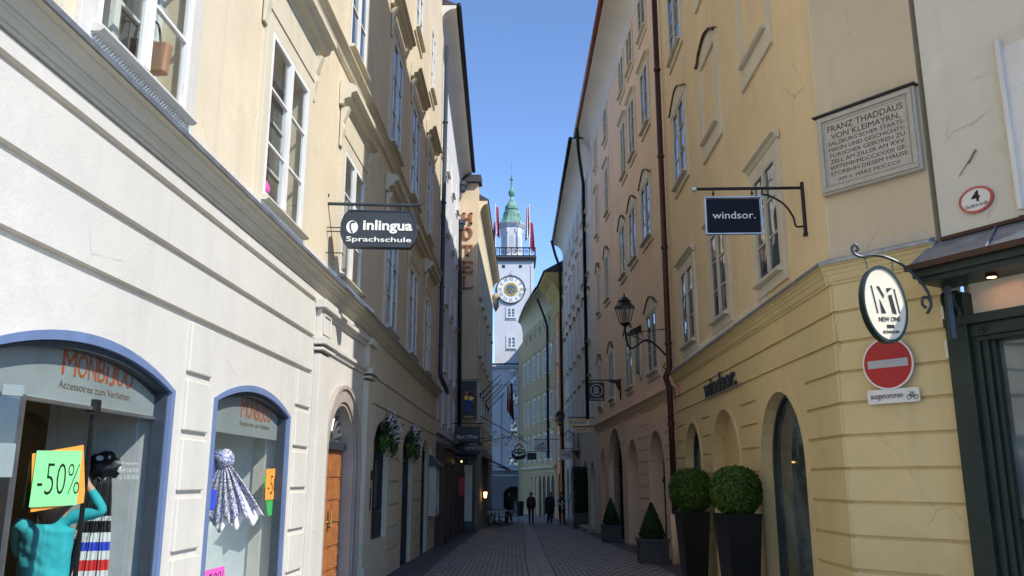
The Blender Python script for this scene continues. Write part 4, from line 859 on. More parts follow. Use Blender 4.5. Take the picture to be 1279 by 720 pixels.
k = len(pr); m = R5.mb(); m.add(vs, [list(range(k))[::-1], list(range(K*k, K*k+k))]+[(j*k+i, j*k+(i+1) % k, (j+1)*k+(i+1) % k, (j+1)*k+i) for j in range(K) for i in range(k)]); m.build('eave', MT['olive_trim'], vb)
m = R5.mb(); m.tube([(13.7*j/K, 1.25-.95*j/K+.18*sin(pi*j/K)+.06, 15.24) for j in range(K+1)], .08, 8); m.build('gutter', MT['black_metal'], vb, smooth=True)
m = R5.mb(); m.add([(0, 1.3, 15.3), (13.7, .35, 15.3), (13.7, -5, 18.5), (0, -5, 18.5), (0, 1.3, 15.2), (13.7, .35, 15.2), (13.7, -5, 15.2), (0, -5, 15.2)], [(0, 1, 2, 3), (4, 7, 6, 5), (0, 4, 5, 1), (1, 5, 6, 2), (2, 6, 7, 3), (3, 7, 4, 0)]); m.build('roof', MT['roof_dark'], vb)
for i in range(6):
    m = R5.mb(); m.hoop(1.6+2.05*i, 13.2, .36, .26, -.01, .05, 20); oc = m.build('round_window', MT['olive_trim'], vb); R5.mb().disc(1.6+2.05*i, 13.2, .27, .27, .0, .01, 20).build('pane', MT['window_glass'], oc)
for s in (.9, 3.1, 5.6, 7.6, 10.1, 11.9):
    for z0, z1 in ((3.1, 5.0), (6.0, 7.9), (9.4, 11.3)): window(R5, vb, s, s+.95, z0, z1, rows=3, case=.14, trim='olive_trim', hood='ledge', frame='white_wood')
m = R5.mb(); m.extr([(0, 2.45), (.2, 2.5), (.2, 2.65), (0, 2.75)], 0, 13.7); m.extr([(0, 2.2), (.06, 2.22), (.06, 2.28), (0, 2.3)], 0, 13.7); m.build('string_course', MT['olive_trim'], vb)
pipe('drainpipe', [R5.w(1.9, .9, 14.8), R5.w(2.1, .3, 13.4), R5.w(2.15, .12, 12.8), R5.w(2.2, .12, 3.2)], .09, 'black_metal', 'black downpipe with iron scroll arms on the olive house', rings=(11, 8, 5))
MB().plan([(.95, 73), (.3, 80), (12, 80), (3.2, 59.6)], -2, 13.5).build('side_wall', MT['olive_wall'], vb); q = COL.objects[-1]; bpy.context.view_layer.update(); q.matrix_basis = vb.matrix_world.inverted()

# ================================================================== LEFT, BEYOND THE CREAM HOUSE
L3 = Facade(-2.60, 27.95, .0125, 'L')
hb = L3.root('white_house', 'cool white house with small windows and deep eaves beyond the cream house', 'house')
w = L3.mb().prism([(0, -1.2), (10.1, -1.2), (10.1, 15.5), (0, 17.3)], -.5, 0).build('wall', MT['cool_white_wall'], hb)
eave(L3, hb, -.9, 10.1, 18.2, .62, .55, mat='soffit', gut='black_metal', roof='roof_dark', ze=16.05)
for s in (.5, 2.9, 5.4, 7.7):
    for z0, z1 in ((3.7, 4.9), (5.6, 6.8), (8.15, 9.35), (10.9, 12.1), (13.4, 14.5)): window(L3, hb, s, s+.8, z0, z1, rows=2, case=.05, sill=True, trim='white_wood')
m = L3.mb(); m.extr([(0, 3.15), (.14, 3.2), (.14, 3.3), (0, 3.38)], 0, 10.1); m.build('string_course', MT['cool_white_wall'], hb)
def shopfront(fr, root, a, c, z1, name, label, mat, pr=.35, nb=2, gl='shop_glass'):
    m = fr.mb(); zb = gz(fr.w(a, 0, 0).y)-.15
    m.box(a, c, 0, pr, z1-.55, z1-.06); m.box(a-.05, c+.05, 0, pr+.18, z1-.08, z1+.02)
    for i in range(nb+1):
        x = a+(c-a)*i/nb; m.box(x-.09, x+.09, 0, pr+.05, zb, z1-.5)
    m.box(a, c, 0, pr-.03, zb, zb+.45); e = m.build('shop_front', MT[mat], root, bevel=.01); e['label'] = label
    fr.mb().box(a+.05, c-.05, .02, pr-.10, zb+.4, z1-.5).build('pane', MT[gl], e); fr.mb().extr([(0, z1+.2), (pr+.2, z1+.03), (0, z1+.03)], a-.05, c+.05).build('cover', MT['slate_metal'], e)
    return e
sh1 = shopfront(L3, hb, .25, 4.7, 2.75, 'shop_front', 'dark brown wooden shop front on the white house, nearer one of the pair', 'brown_wood')
sh2 = shopfront(L3, hb, 5.1, 9.9, 2.50, 'shop_front', 'dark brown wooden shop front on the white house, farther one next to the hotel', 'brown_wood', nb=3)
L3.mb().lathe([(.0, -.03), (.03, 0), (.0, .03)], (5.0, .60, 2.35), 10).build('lamp_bulb', MT['lamp_warm'], sh2)
m = L3.mb(); m.box(6.3, 6.34, .40, .62, 1.05, 1.75); rs = m.build('notice_board', MT['sign_red']); E_ = empty('notice_board', (0, 0, 0), 0, 'small red notice board projecting from the farther brown shop front', 'sign'); rs.parent = E_; E_.location = L3.w(0, 0, 0)*1; E_.rotation_euler.z = atan2(L3.d[1], L3.d[0]); rs.name = 'panel'
# hotel
HW = Facade(-2.62, 38.1, 1, 'R', 0.0)     # front wall faces the camera
HS = Facade(-1.60, 38.1, .018, 'L')
HB = empty('hotel_building', (-1.6, 38.1, 0), 0, 'sand coloured hotel with vertical lettering standing out into the street', 'hotel')
m = MB(); P = [HS.w(0, 0, 0), HS.w(17, 0, 0)]; poly = [(-1.02-.3, 0), (0, 0), (.31, 17), (-6, 17), (-6, 0)]
m.plan(poly, -1.4, 14.4); m.build('wall', MT['hotel_wall'], HB)
m = MB(); m.box(-1.6, .16, -.22, .0, 14.9, 15.6) 
m = MB(); m.plan([(-6, -.0), (-.0, -.0), (.02, .6), (-6, .6)], 14.4, 15.5); m.build('gable_wall', MT['hotel_wall'], HB)
m = MB(); m.plan([(-6, -.25), (.12, -.25), (.16, .5), (-6, .5)], 15.5, 15.85); m.build('parapet_roof', MT['roof_dark'], HB)
m = HS.mb(); n = 6; pr = [(0, 13.9)]+[(.42*(1-cos(t*pi/2/n)), 13.9+.75*sin(t*pi/2/n)) for t in range(1, n+1)]+[(.42, 14.8), (-.5, 14.8), (-.5, 13.9)]; m.extr(pr, .5, 17); q = m.build('eave', MT['hotel_pale'], HB)
q.location = (0, 0, 0); q.rotation_euler.z = atan2(HS.d[1], HS.d[0])
def onHS(o): o.rotation_euler.z = atan2(HS.d[1], HS.d[0]); return o
onHS(HS.mb().extr([(-3, 17), (.47, 14.85), (.47, 14.78), (-3, 14.78)], .5, 17).build('roof', MT['roof_dark'], HB))
onHS(HS.mb().box(0.02, 17, -.1, .006, 3.3, 13.95).build('side_render', MT['hotel_pale'], HB))
onHS(HS.mb().box(.0, 17, -.1, .03, -1.2, 3.2).build('base_wall', MT['stone'], HB))
for s in (1.1, 3.4, 5.9, 8.6, 11.2, 14.0):
    for z0, z1 in ((4.3, 6.0), (7.4, 9.3), (10.2, 12.2)):
        wo = window(HS, HB, s, s+.85, z0, z1, rows=3, case=.0, trim='hotel_pale'); onHS(wo)
m = MB(); y = -.03                                             # HOTEL, slab-serif, on the front wall
def hl(ch, x0, x1, z0, z1):
    t = (x1-x0)*.18; s_ = (z1-z0)*.13; b = lambda a, c, d, f: m.box(a, c, y-.05, y, d, f)
    if ch == 'H':
        for a in (x0+.04, x1-.04-t): b(a, a+t, z0, z1); b(a-.04, a+t+.04, z0-.0, z0+s_); b(a-.04, a+t+.04, z1-s_, z1)
        m.box(x0+.04+t, x1-.04-t, y-.048, y, (z0+z1)/2-s_/2, (z0+z1)/2+s_/2)
    if ch == 'O':
        n_ = 24; cx, cz = (x0+x1)/2, (z0+z1)/2; rx, rz = (x1-x0)/2, (z1-z0)/2
        m.ring([(cx+rx*cos(2*pi*i/n_), cz+rz*sin(2*pi*i/n_)) for i in range(n_+1)], [(cx+rx*.55*cos(2*pi*i/n_), cz+rz*.78*sin(2*pi*i/n_)) for i in range(n_+1)], y-.05, y)
    if ch == 'T': b((x0+x1)/2-t/2, (x0+x1)/2+t/2, z0, z1-s_); b(x0, x1, z1-s_, z1); b(x0, x0+.04, z1-s_*2, z1-s_); b(x1-.04, x1, z1-s_*2, z1-s_); b((x0+x1)/2-t, (x0+x1)/2+t, z0-.0, z0+s_*.7)
    if ch in 'EL':
        b(x0+.04, x0+.04+t, z0, z1); b(x0, x1, z0, z0+s_); b(x1-.05, x1, z0+s_, z0+s_*2.4)
        if ch == 'E': b(x0, x1, z1-s_, z1); b(x1-.05, x1, z1-s_*2.2, z1-s_); m.box(x0+.04+t, x1-.1, y-.048, y, (z0+z1)/2-s_/2, (z0+z1)/2+s_/2)
        else: b(x0, x0+.08+t, z1-s_, z1)
for ch, ya, yb in (('H', 266, 280), ('O', 284, 299), ('T', 306, 320), ('E', 326.5, 341), ('L', 346, 361)):
    a = atY(577.3, ya, 38.05); c = atY(590.3, yb, 38.05); hl(ch, a.x+1.6, c.x+1.6, c.z, a.z)
m.build('hotel_letters', MT['hotel_letter'], HB)
m = MB(); m.box(-1.2, .08, -.35, 0, 2.55, 2.9); m.box(-1.2, .1, -.4, 0, 2.88, 2.96)
for x in (-.95, -.55, -.08): m.box(x-.05, x+.05, -.3, 0, -.9, 2.55)
m.box(-1.2, .05, -.28, 0, -.9, -.3); fr_ = m.build('shop_front', MT['green_paint'], HB); MB().box(-1.15, .0, -.2, -.02, -.5, 2.5).build('pane', MT['shop_glass'], fr_); MB().box(-.50, -.14, -.215, -.205, -.1, 2.3).build('curtain', MT['cream_sign'], fr_)
a1 = empty('awning', (-2.15, 37.8, 0), 0, 'black rounded awning above the green shop front of the hotel', 'awning'); prof = [(-.0, 3.35), (-.35, 3.30), (-.6, 3.1), (-.75, 2.75), (-.72, 2.75), (-.55, 2.95), (-.3, 3.15), (0, 3.2)]
MB().extr(prof, -.45, .75).build('fabric', MT['sign_black'], a1); MB().tube([(-.45, -.74, 2.75), (.75, -.74, 2.75)], .015).build('front_bar', MT['black_metal'], a1)
a2 = empty('awning', HS.w(0, 0, 0), atan2(HS.d[1], HS.d[0]), 'dark brown awning stretched over the terrace tables beside the hotel', 'awning')
HS.mb().extr([(.03, 2.85), (1.3, 2.25), (1.3, 2.20), (.03, 2.75)], 4.5, 12).build('fabric', MT['brown_metal'], a2); HS.mb().extr([(1.28, 2.22), (1.31, 2.22), (1.31, 2.0), (1.28, 2.0)], 4.5, 12).build('valance', MT['brown_metal'], a2)
m = HS.mb(); [m.tube([(s, .03, 2.3), (s, .7, 2.35), (s, 1.28, 2.2)], .02) for s in (4.6, 11.9)]; m.build('arm', MT['black_metal'], a2)
# wall lantern lit
wl = empty('wall_lamp', HS.w(4.0, .03, .95), atan2(HS.d[1], HS.d[0]), 'small lit wall lamp on the dark base of the hotel', 'lamp'); HS.mb().box(-.02, .02, 0, .2, .1, .14).build('arm', MT['black_metal'], wl)
m = HS.mb(); m.lathe([(.02, .16), (.09, .14), (.0, .22)], (0, .2, 0), 8); m.lathe([(.06, -.14), (.02, -.16)], (0, .2, 0), 8); m.build('cap', MT['black_metal'], wl); HS.mb().lathe([(.055, -.13), (.08, .13)], (0, .2, 0), 8).build('glass', MT['lamp_warm'], wl)
# hopper and pipe at the hotel corner
m = pipe('drainpipe', [atY(578, 236, 37.7), atY(575, 247, 37.7), atY(571, 256, 37.5)], .05, 'slate_metal', 'short slanting pipe with bucket-shaped hopper under the hotel roof')
P = atY(577.5, 233, 37.75); o0 = m.location; q = MB(); q.lathe([(.10, -.32), (.16, -.25), (.19, .0), (.24, .02), (.24, .2), (.18, .22)], (P.x-o0[0], P.y-o0[1], P.z-o0[2]), 12); q.build('hopper', MT['slate_metal'], m)
m = pipe('drainpipe', [atY(574.5, 283, 37.6), atY(574.2, 400, 37.6), atY(573.5, 555, 37.6)], .09, 'black_metal', 'long black downpipe with hopper between the white house and the hotel', rings=(10, 8, 6))
P = atY(575, 281, 37.6); o0 = m.location; q = MB(); q.lathe([(.10, -.32), (.16, -.25), (.19, .0), (.24, .02), (.24, .2), (.18, .22)], (P.x-o0[0], P.y-o0[1], P.z-o0[2]), 12); q.build('hopper', MT['slate_metal'], m)
m = HS.mb(); m.lathe([(.05, -.8), (.2, -.6), (.26, -.3), (.22, -.1), (.33, .05), (.3, .25), (.1, .4)], (16.2, .25, 13.3), 14, 0, 1, .8); cs = onHS(m.build('corner_ornament', MT['stone'], HB, smooth=True))

# ================================================================== TOWN HALL WITH CLOCK TOWER
TY = 77.0; KS = TY/72
tz = lambda z: EYE+(z-EYE)*KS
TH = empty('town_hall', (0, TY, 0), 0, 'pale town hall with tall clock tower and green copper spire', 'town hall')
m = MB(); m.box(-7, 7, 0, 8, tz(2.5), tz(11.2)); m.build('wall', MT['tower_wall'], TH)
m = MB(); m.box(-7, 7, -.06, 8, -2.2, tz(2.5)); w = m.build('wall', MT['tower_blue'], TH); cu = MB(); cu.prism(arch_poly(-.75, 1.0, -2.3, .5, 1.1), -.3, .9); cut(w, cu)
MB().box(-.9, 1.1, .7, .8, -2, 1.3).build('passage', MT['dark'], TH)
m = MB(); m.box(-7, 7, -.35, .2, tz(11.15), tz(11.3)); m.box(-7, 7, -.2, .2, tz(11.0), tz(11.15)); m.box(-7, 7, -.12, .1, tz(9.65), tz(9.8)); m.box(-7, 7, -.18, .0, tz(2.45), tz(2.6)); m.box(-7, 7, -.1, 0, tz(2.0), tz(2.08)); m.box(-1.95*KS, -.95*KS, -.14, 0, tz(2.6), tz(8.6)); m.box(-1.95*KS, -.9*KS, -.2, 0, tz(8.6), tz(8.9)); m.build('cornice', MT['tower_wall'], TH)
MB().box(-7, 7, -.4, .2, tz(11.31), tz(11.42)).build('flashing', MT['roof_dark'], TH)
x0, x1 = -1.50*KS, 1.92*KS
m = MB(); m.box(x0, x1, .02, 3.6, tz(11.2), tz(20.6)); tw = m.build('tower_shaft', MT['tower_wall'], TH)
m = MB(); m.box(x0, x0+.28, -.03, .02, tz(11.4), tz(20.2)); m.box(x1-.28, x1, -.03, .02, tz(11.4), tz(20.2)); m.build('corner_strip', MT['tower_wall'], tw)
m = MB(); m.box(x0-.10, x1+.10, -.2, 3.8, tz(20.55), tz(20.8)); m.box(x0-.25, x1+.25, -.35, 3.9, tz(20.8), tz(20.95)); m.build('tower_cornice', MT['roof_dark'], TH)
m = MB(); z0, z1 = tz(20.95), tz(21.75)
for y in (-.28, 3.82):
    m.box(x0-.15, x1+.15, y-.03, y+.03, z1-.12, z1); m.box(x0-.15, x1+.15, y-.03, y+.03, z0+.03, z0+.08)
for x in (x0-.15, x1+.15): m.box(x-.03, x+.03, -.28, 3.82, z1-.12, z1)
for i in range(8):
    x = x0-.15+(x1-x0+.3)*i/7; m.box(x-.04, x+.04, -.31, -.25, z0, z1)
for i in range(7):
    cx = x0-.15+(x1-x0+.3)*(i+.5)/7
    for k in (-1, 1):
        pts = [(cx+k*.18*cos(t*.9)*(1-t*.1), -.28, (z0+z1)/2-.02+.26*sin(t*.9)*(1-t*.1)) for t in range(8)]; m.tube(pts, .018, 4)
m.build('balustrade', MT['black_metal'], TH); m = MB()
for i in range(7): m.lathe([(.0, -.07), (.07, 0), (.0, .07)], (x0-.15+(x1-x0+.3)*(i+.5)/7, -.31, (z0+z1)/2+.12), 8)
m.build('rosette', MT['gold'], TH)
# lantern
cx, cyy = -.03*KS, 1.75; r = .95*KS/cos(pi/8)
m = MB(); m.lathe([(r*1.08, tz(20.95)), (r*1.08, tz(21.3)), (r, tz(21.35)), (r, tz(23.9)), (r*1.12, tz(24.05)), (r*1.28, tz(24.28)), (r*1.3, tz(24.35))], (cx, cyy, 0), 8, pi/8); m.build('lantern', MT['tower_wall'], TH)
m = MB()
for k in range(8):
    a = -pi/2+k*pi/4; ca, sa = cos(a), sin(a); rr = .95*KS
    for da in (-.0,): 
        P = arch_poly(-.2, .2, tz(21.75), tz(22.9), tz(23.15), 8); tx_ = (-sa, ca)
        vs = [(cx+ca*(rr+o_)+tx_[0]*u, cyy+sa*(rr+o_)+tx_[1]*u, z) for o_ in (-.02, .015) for u, z in P]; n = len(P)
        m.add(vs, [list(range(n)), list(range(n, 2*n))]+[(i, (i+1) % n, n+(i+1) % n, n+i) for i in range(n)])
m.build('louvre_opening', MT['grey_band'], TH)
m = MB()
for k in range(8):
    a = k*pi/4+pi/8; m.lathe([(.0, tz(23.3)), (.1, tz(23.4)), (.12, tz(23.75)), (.05, tz(23.85))], (cx+cos(a)*r*.98, cyy+sin(a)*r*.98, 0), 6)
m.build('capital', MT['tower_wall'], TH)
prof = [(1.27, 24.33), (1.28, 24.42), (1.04, 24.62), (.88, 25.0), (.80, 25.5), (.70, 25.68), (.56, 25.72), (.66, 25.85), (.64, 26.1), (.46, 26.35), (.36, 26.55), (.28, 26.62), (.16, 26.9), (.12, 27.1), (.24, 27.2), (.33, 27.42), (.30, 27.62), (.14, 27.78), (.10, 28.1), (.08, 28.65), (.16, 28.72), (.17, 28.86), (.06, 29.0), (.05, 29.2)]
m = MB(); m.lathe([(a*KS, tz(z)) for a, z in prof], (cx, cyy, 0), 8, pi/8); m.build('copper_dome', MT['verdigris'], TH)
m = MB(); m.lathe([(1.30*KS, tz(24.28)), (1.33*KS, tz(24.34)), (1.27*KS, tz(24.36))], (cx, cyy, 0), 8, pi/8); m.build('dome_edge', MT['black_metal'], TH)
m = MB(); m.lathe([(.035, tz(29.2)), (.02, tz(30.9))], (cx, cyy, 0), 6); m.lathe([(.0, tz(29.7)), (.09, tz(29.9)), (.04, tz(30.25)), (.09, tz(30.4)), (.0, tz(30.6))], (cx, cyy, 0), 6); m.build('finial', MT['steel'], TH)
# clock
cx, cz = -.10*KS, 18.0; cz = tz(17.96); m = MB(); m.hoop(cx, cz, 1.36, 1.27, -.14, .02, 48); ck = m.build('clock_face', MT['roof_dark'], TH)
MB().disc(cx, cz, 1.28, 1.28, -.08, .0, 48).build('dial', MT['sign_white'], ck)
MB().hoop(cx, cz, .66, .40, -.10, -.08, 40).build('gold_ring', MT['gold'], ck); MB().disc(cx, cz, .43, .43, -.11, -.08, 32).build('centre', MT['clock_blue'], ck)
m = MB()
for i, t in enumerate(('XII', 'I', 'II', 'III', 'IIII', 'V', 'VI', 'VII', 'VIII', 'IX', 'X', 'XI')):
    a = pi/2-i*pi/6; vs, fs, bb = textmesh(t, 0); h = .36; wd = min(.40, (bb[2]-bb[0])*.42); ux, uz = sin(a), -cos(a)
    m.add([(cx+cos(a)*1.02+((p[0]-bb[0])/(bb[2]-bb[0])-.5)*wd*ux+((p[1]-bb[1])/(bb[3]-bb[1])-.5)*h*cos(a), -.085+.004*p[2], cz+sin(a)*1.02+((p[0]-bb[0])/(bb[2]-bb[0])-.5)*wd*uz+((p[1]-bb[1])/(bb[3]-bb[1])-.5)*h*sin(a)) for p in vs], fs)
m.build('numeral', MT['ink'], ck); m = MB()
for a, l, wd in ((R(-12), .95, .06), (R(205), .8, .05), (R(-75), .75, .06)):
    m.prism([(cx+cos(a+pi/2)*wd, cz+sin(a+pi/2)*wd), (cx+cos(a)*l, cz+sin(a)*l), (cx-cos(a+pi/2)*wd, cz-sin(a+pi/2)*wd), (cx-cos(a)*.3, cz-sin(a)*.3)], -.14, -.12)
m.build('clock_hand', MT['gold'], ck); m = MB()
for a in range(4): m.disc(cx+1.36*cos(a*pi/2), cz+1.36*sin(a*pi/2), .09, .09, -.12, 0, 10)
m.build('knob', MT['roof_dark'], ck)
m = MB(); pA = atY(618, 391, TY-.1); pB = atY(627, 378, TY-.1); pC = atY(640, 338, TY-.1); pD = atY(632, 350, TY-.1)
m.tube([(pA.x, -.2, pA.z), (pB.x, -.2, pB.z)], .03, 5); m.tube([(pD.x, -.2, pD.z), (pC.x, -.2, pC.z)], .02, 5); m.build('sundial_rod', MT['steel'], TH)
def twin(px0, px1, py0, py1, arch=False, case=.14):
    a, c = atY(px0, py1, TY), atY(px1, py0, TY); fr = Facade(0, TY, 1, 'R', 0.0); fr.sg = -1
    e = window(fr, TH, a.x, c.x, a.z, c.z, rows=3, case=case, trim='tower_wall', frame='white_wood', sill=True, glass='window_glass', hood='ledge' if arch else None); return e
twin(633.5, 643.5, 385, 397); twin(634, 644, 421, 435); twin(636, 643.5, 460, 465, case=.05); twin(637.5, 646, 526, 545, True, .2); twin(635.5, 647, 568, 582, True, .2)
for px in (629, 650): a = atY(px, 333, TY); MB().box(a.x-.14, a.x+.14, -.0, .05, a.z-.14, a.z+.14).build('small_window', MT['dark'], TH)
for (px, py, rx, rz, fl) in ((643, 498.5, .30, .44, True), (641.5, 475, .24, .28, False)):
    a = atY(px, py, TY); n_ = 24; m = MB(); m.ring([(a.x+(rx+.14)*cos(2*pi*i/n_), a.z+(rz+.14)*sin(2*pi*i/n_)) for i in range(n_+1)], [(a.x+rx*cos(2*pi*i/n_), a.z+rz*sin(2*pi*i/n_)) for i in range(n_+1)], -.10, .0)
    if fl: m.tube(smooth_path([(a.x-.6, -.06, a.z+.45), (a.x-.35, -.08, a.z+.62), (a.x, -.08, a.z+.85), (a.x+.35, -.08, a.z+.62), (a.x+.6, -.06, a.z+.45)]), .09, 6)
    ow = m.build('oval_window', MT['tower_wall'], TH); MB().disc(a.x, a.z, rx+.01, rz+.01, -.03, -.01, 24).build('pane', MT['window_glass'], ow); q = MB(); q.box(a.x-.025, a.x+.025, -.05, -.03, a.z-rz, a.z+rz); q.box(a.x-rx, a.x+rx, -.05, -.03, a.z-.02, a.z+.02); q.build('glazing_bar', MT['white_wood'], ow)
# flags on the tower
def flag(name, px, py0, py1, wpx, Y, cols, label, pole=True, group=None, dirx=1, poleto=None):
    a, c = atY(px, py0, Y), atY(px, py1, Y); e = empty(name, (a.x, Y, c.z), 0, label, 'flag', group); h = a.z-c.z; wd = wpx/1077*Y
    if pole: MB().tube([(0, 0, (poleto or -.4)), (0, 0, h+.25)], [.045, .03], 6).build('pole', MT['sign_white'], e)
    n, rw = 18, 12; m = MB(); vs = []
    for j in range(rw+1):
        for i in range(n+1):
            u = i/n; t = j/rw; vs.append((dirx*wd*u*(.55+.45*t*(1-.2*t)), .10*wd*sin(u*9+t*3)*(.4+t)*2, h-h*t*(.90+.1*u)-.06*h*u))
    for j in range(rw):
        for i in range(n):
            m.mi = cols[1][int(i/n*len(cols[1]))]; m.add([vs[j*(n+1)+i], vs[j*(n+1)+i+1], vs[(j+1)*(n+1)+i+1], vs[(j+1)*(n+1)+i]], [(0, 1, 2, 3)])
    o = m.build('flag_cloth', [MT[x] for x in cols[0]], e, smooth=True, fix=False); md = o.modifiers.new('s', 'SOLIDIFY'); md.thickness = .015; return e
rwr = (('flag_red', 'flag_white', 'flag_magenta'), (1, 0, 2)); rw2 = (('flag_red', 'flag_white', 'flag_magenta'), (2, 2, 0)); rw3 = (('flag_red', 'flag_white'), (0, 1, 0))
G_ = 'flags round the tower gallery'
flag('tower_flag', 619, 257, 296, 6.5, TY, rwr, 'white and red flag with pole at the front left corner of the tower gallery', group=G_, poleto=-1.3)
flag('tower_flag', 618.5, 277, 311, -4, TY+3.6, rw2, 'magenta flag at the rear left corner of the tower gallery', group=G_)
flag('tower_flag', 661, 258, 299, -6, TY, rw3, 'red flag with white on a pole at the right of the tower lantern, upper one', group=G_, poleto=-.9)
flag('tower_flag', 662, 277, 314, 7, TY+1.6, rw2, 'magenta red flag hanging lower at the right corner of the tower gallery', group=G_)
# ================================================================== SIGNS AND LAMPS ON THE RIGHT
def facing(name, x, y, z, label, cat='sign', rz=0, group=None): return empty(name, (x, y, z), R(rz), label, cat, group)
# windsor. letters standing on the wall
e = R1.root('shop_letters', 'black raised letters windsor. on the yellow wall above the arches', 'lettering'); m = R1.mb()
word = 'windsor.'; R1.text(m, word, -8.02, -5.35, 3.29, 3.66, .04, .02, .02); m.build('letters', MT['sign_black'], e)
m = R1.mb(); m.box(-8.35, -5.3, .02, .045, 3.265, 3.285); m.build('rail', MT['steel'], e)
# windsor hanging sign
e = facing('hanging_sign', 3.95, 10.8, 5.12, 'navy hanging sign reading windsor. on a black bracket with a ball end', rz=-2); K = 11.3/12.6
m = MB(); m.tube([(-.02, 0, -.26), (-.02, 0, .47)], .026); m.box(-.05, .03, -.03, .03, -.29, -.24); m.tube([(-.02, 0, .39), (-1.45, 0, .39)], .022)
m.tube(smooth_path([(-.02, 0, -.15), (-.14, 0, -.15), (-.17, 0, -.02), (-.28, 0, .16), (-.46, 0, .28), (-.56, 0, .30)]), .014, 6); m.tube([(-.56, 0, .30), (-.56, 0, .39)], .012, 6); m.build('bracket', MT['black_metal'], e)
m = MB(); ball(m, (-1.47, 0, .39), .04); m.build('ball_end', MT['steel'], e, smooth=True)
m = MB()
for x in (-1.22, -.70): m.tube([(x, 0, .39), (x, 0, .25)], .008, 6); ball(m, (x, 0, .32), .02, n=6)
m.build('hanger', MT['black_metal'], e)
m = MB(); m.box(-1.43, -.84, -.035, .035, -.20, .31); 
m = MB()
for a in ((-1.345, -1.335, -.25, .26), (-.595, -.585, -.25, .26), (-1.345, -.585, -.255, -.245), (-1.345, -.585, .255, .265)): m.box(a[0], a[1], -.035, .035, a[2], a[3])
m.build('sign_frame', MT['steel'], e); pn = MB().box(-1.315, -.615, -.028, .028, -.225, .235).build('panel', MT['midnight'], e); MB().text('windsor.', -1.25, -.68, -.045, .055, -.033, .006, .0).build('lettering', MT['sign_white'], pn)
# stone plaque
pq = CH.root('memorial_plaque', 'pale stone plaque with nine carved lines starting FRANZ THADDÄUS, on the cut-off corner', 'plaque')
m = CH.mb(); m.box(-1.29, -.03, -.01, .07, 5.12, 6.16); m.build('slab', MT['plaque_stone'], pq, bevel=.01)
m = CH.mb(); 
for a, c, q, w_ in ((-1.26, -.06, 5.15, 6.13),): 
    m.box(a, c, .07, .095, q, q+.05); m.box(a, c, .07, .095, w_-.05, w_); m.box(a, a+.05, .07, .095, q+.05, w_-.05); m.box(c-.05, c, .07, .095, q+.05, w_-.05)
m.box(-1.19, -.13, .07, .08, 5.22, 5.235); m.box(-1.19, -.13, .07, .08, 6.045, 6.06); m.box(-1.19, -1.175, .07, .08, 5.235, 6.045); m.box(-.145, -.13, .07, .08, 5.235, 6.045); m.build('border', MT['plaque_stone'], pq, bevel=.008)
CH.mb().box(-1.32, .0, -.01, .115, 6.163, 6.18).build('lead_cover', MT['roof_dark'], pq)
LN = [('FRANZ THADDÄUS', .96, .082), ('VON KLEIMAYRN,', .88, .072), ('SALZBURG’SCHER STAATS-', .97, .050), ('MANN UND GESCHICHTS-', .97, .050), ('FORSCHER GEBOREN ZU', .95, .050), ('ZELL AM ZILLER AM XXV.', .95, .050), ('SEPTEMB•MDCCXXXIII GE-', .97, .050), ('STORB•IN DIESEM HAUSE', .97, .050), ('AM V. MÄRZ MDCCCV', .78, .052)]
z = 6.0
for t, w_, h in LN:
    m = CH.mb(); CH.text(m, t, -.66-w_/2, -.66+w_/2, z-h-(.012 if ',' in t else 0), z+(.018 if 'Ä' in t and h > .06 else 0), .070, .004, .0); z -= h+.029; m.build('inscription', MT['brown_metal'], pq)
# no entry sign, supplementary plate
e = CH.root('no_entry_sign', 'round red no entry sign with white bar on the cut-off corner', 'road sign'); m = CH.mb(); m.hoop(-.65, 2.95, .300, .280, .05, .065, 40); m.build('rim', MT['sign_white'], e)
CH.mb().disc(-.65, 2.95, .285, .285, .045, .062, 40).build('disc', MT['sign_red'], e); CH.mb().box(-.65-.235, -.65+.235, .062, .066, 2.905, 2.995).build('bar', MT['grey_band'], e)
e = CH.root('supplementary_plate', 'white plate reading ausgenommen with a bicycle under the no entry sign', 'road sign')
def rrect(x0, x1, z0, z1, r, n=5): return [(cx+r*cos(a0+pi/2*i/n), cz+r*sin(a0+pi/2*i/n)) for cx, cz, a0 in ((x1-r, z1-r, 0), (x0+r, z1-r, pi/2), (x0+r, z0+r, pi), (x1-r, z0+r, 1.5*pi)) for i in range(n+1)]
CH.mb().prism(rrect(-.97, -.37, 2.50, 2.66, .03), .04, .055).build('plate', MT['sign_white'], e)
m = CH.mb(); CH.text(m, 'ausgenommen', -.79, -.41, 2.535, 2.60, .056, .002, .01); m.hoop(-.855, 2.555, .028, .021, .056, .058, 16); m.hoop(-.93, 2.555, .028, .021, .056, .058, 16)
for a, c in (((-.855, 2.555), (-.875, 2.60)), ((-.93, 2.555), (-.905, 2.60)), ((-.905, 2.60), (-.87, 2.595)), ((-.89, 2.555), (-.905, 2.60)), ((-.89, 2.555), (-.87, 2.60)), ((-.93, 2.555), (-.89, 2.555)), ((-.885, 2.61), (-.86, 2.615)), ((-.915, 2.61), (-.895, 2.61))): m.tube([(a[0], .058, a[1]), (c[0], .058, c[1])], .003, 4)
m.build('lettering', MT['ink'], e)
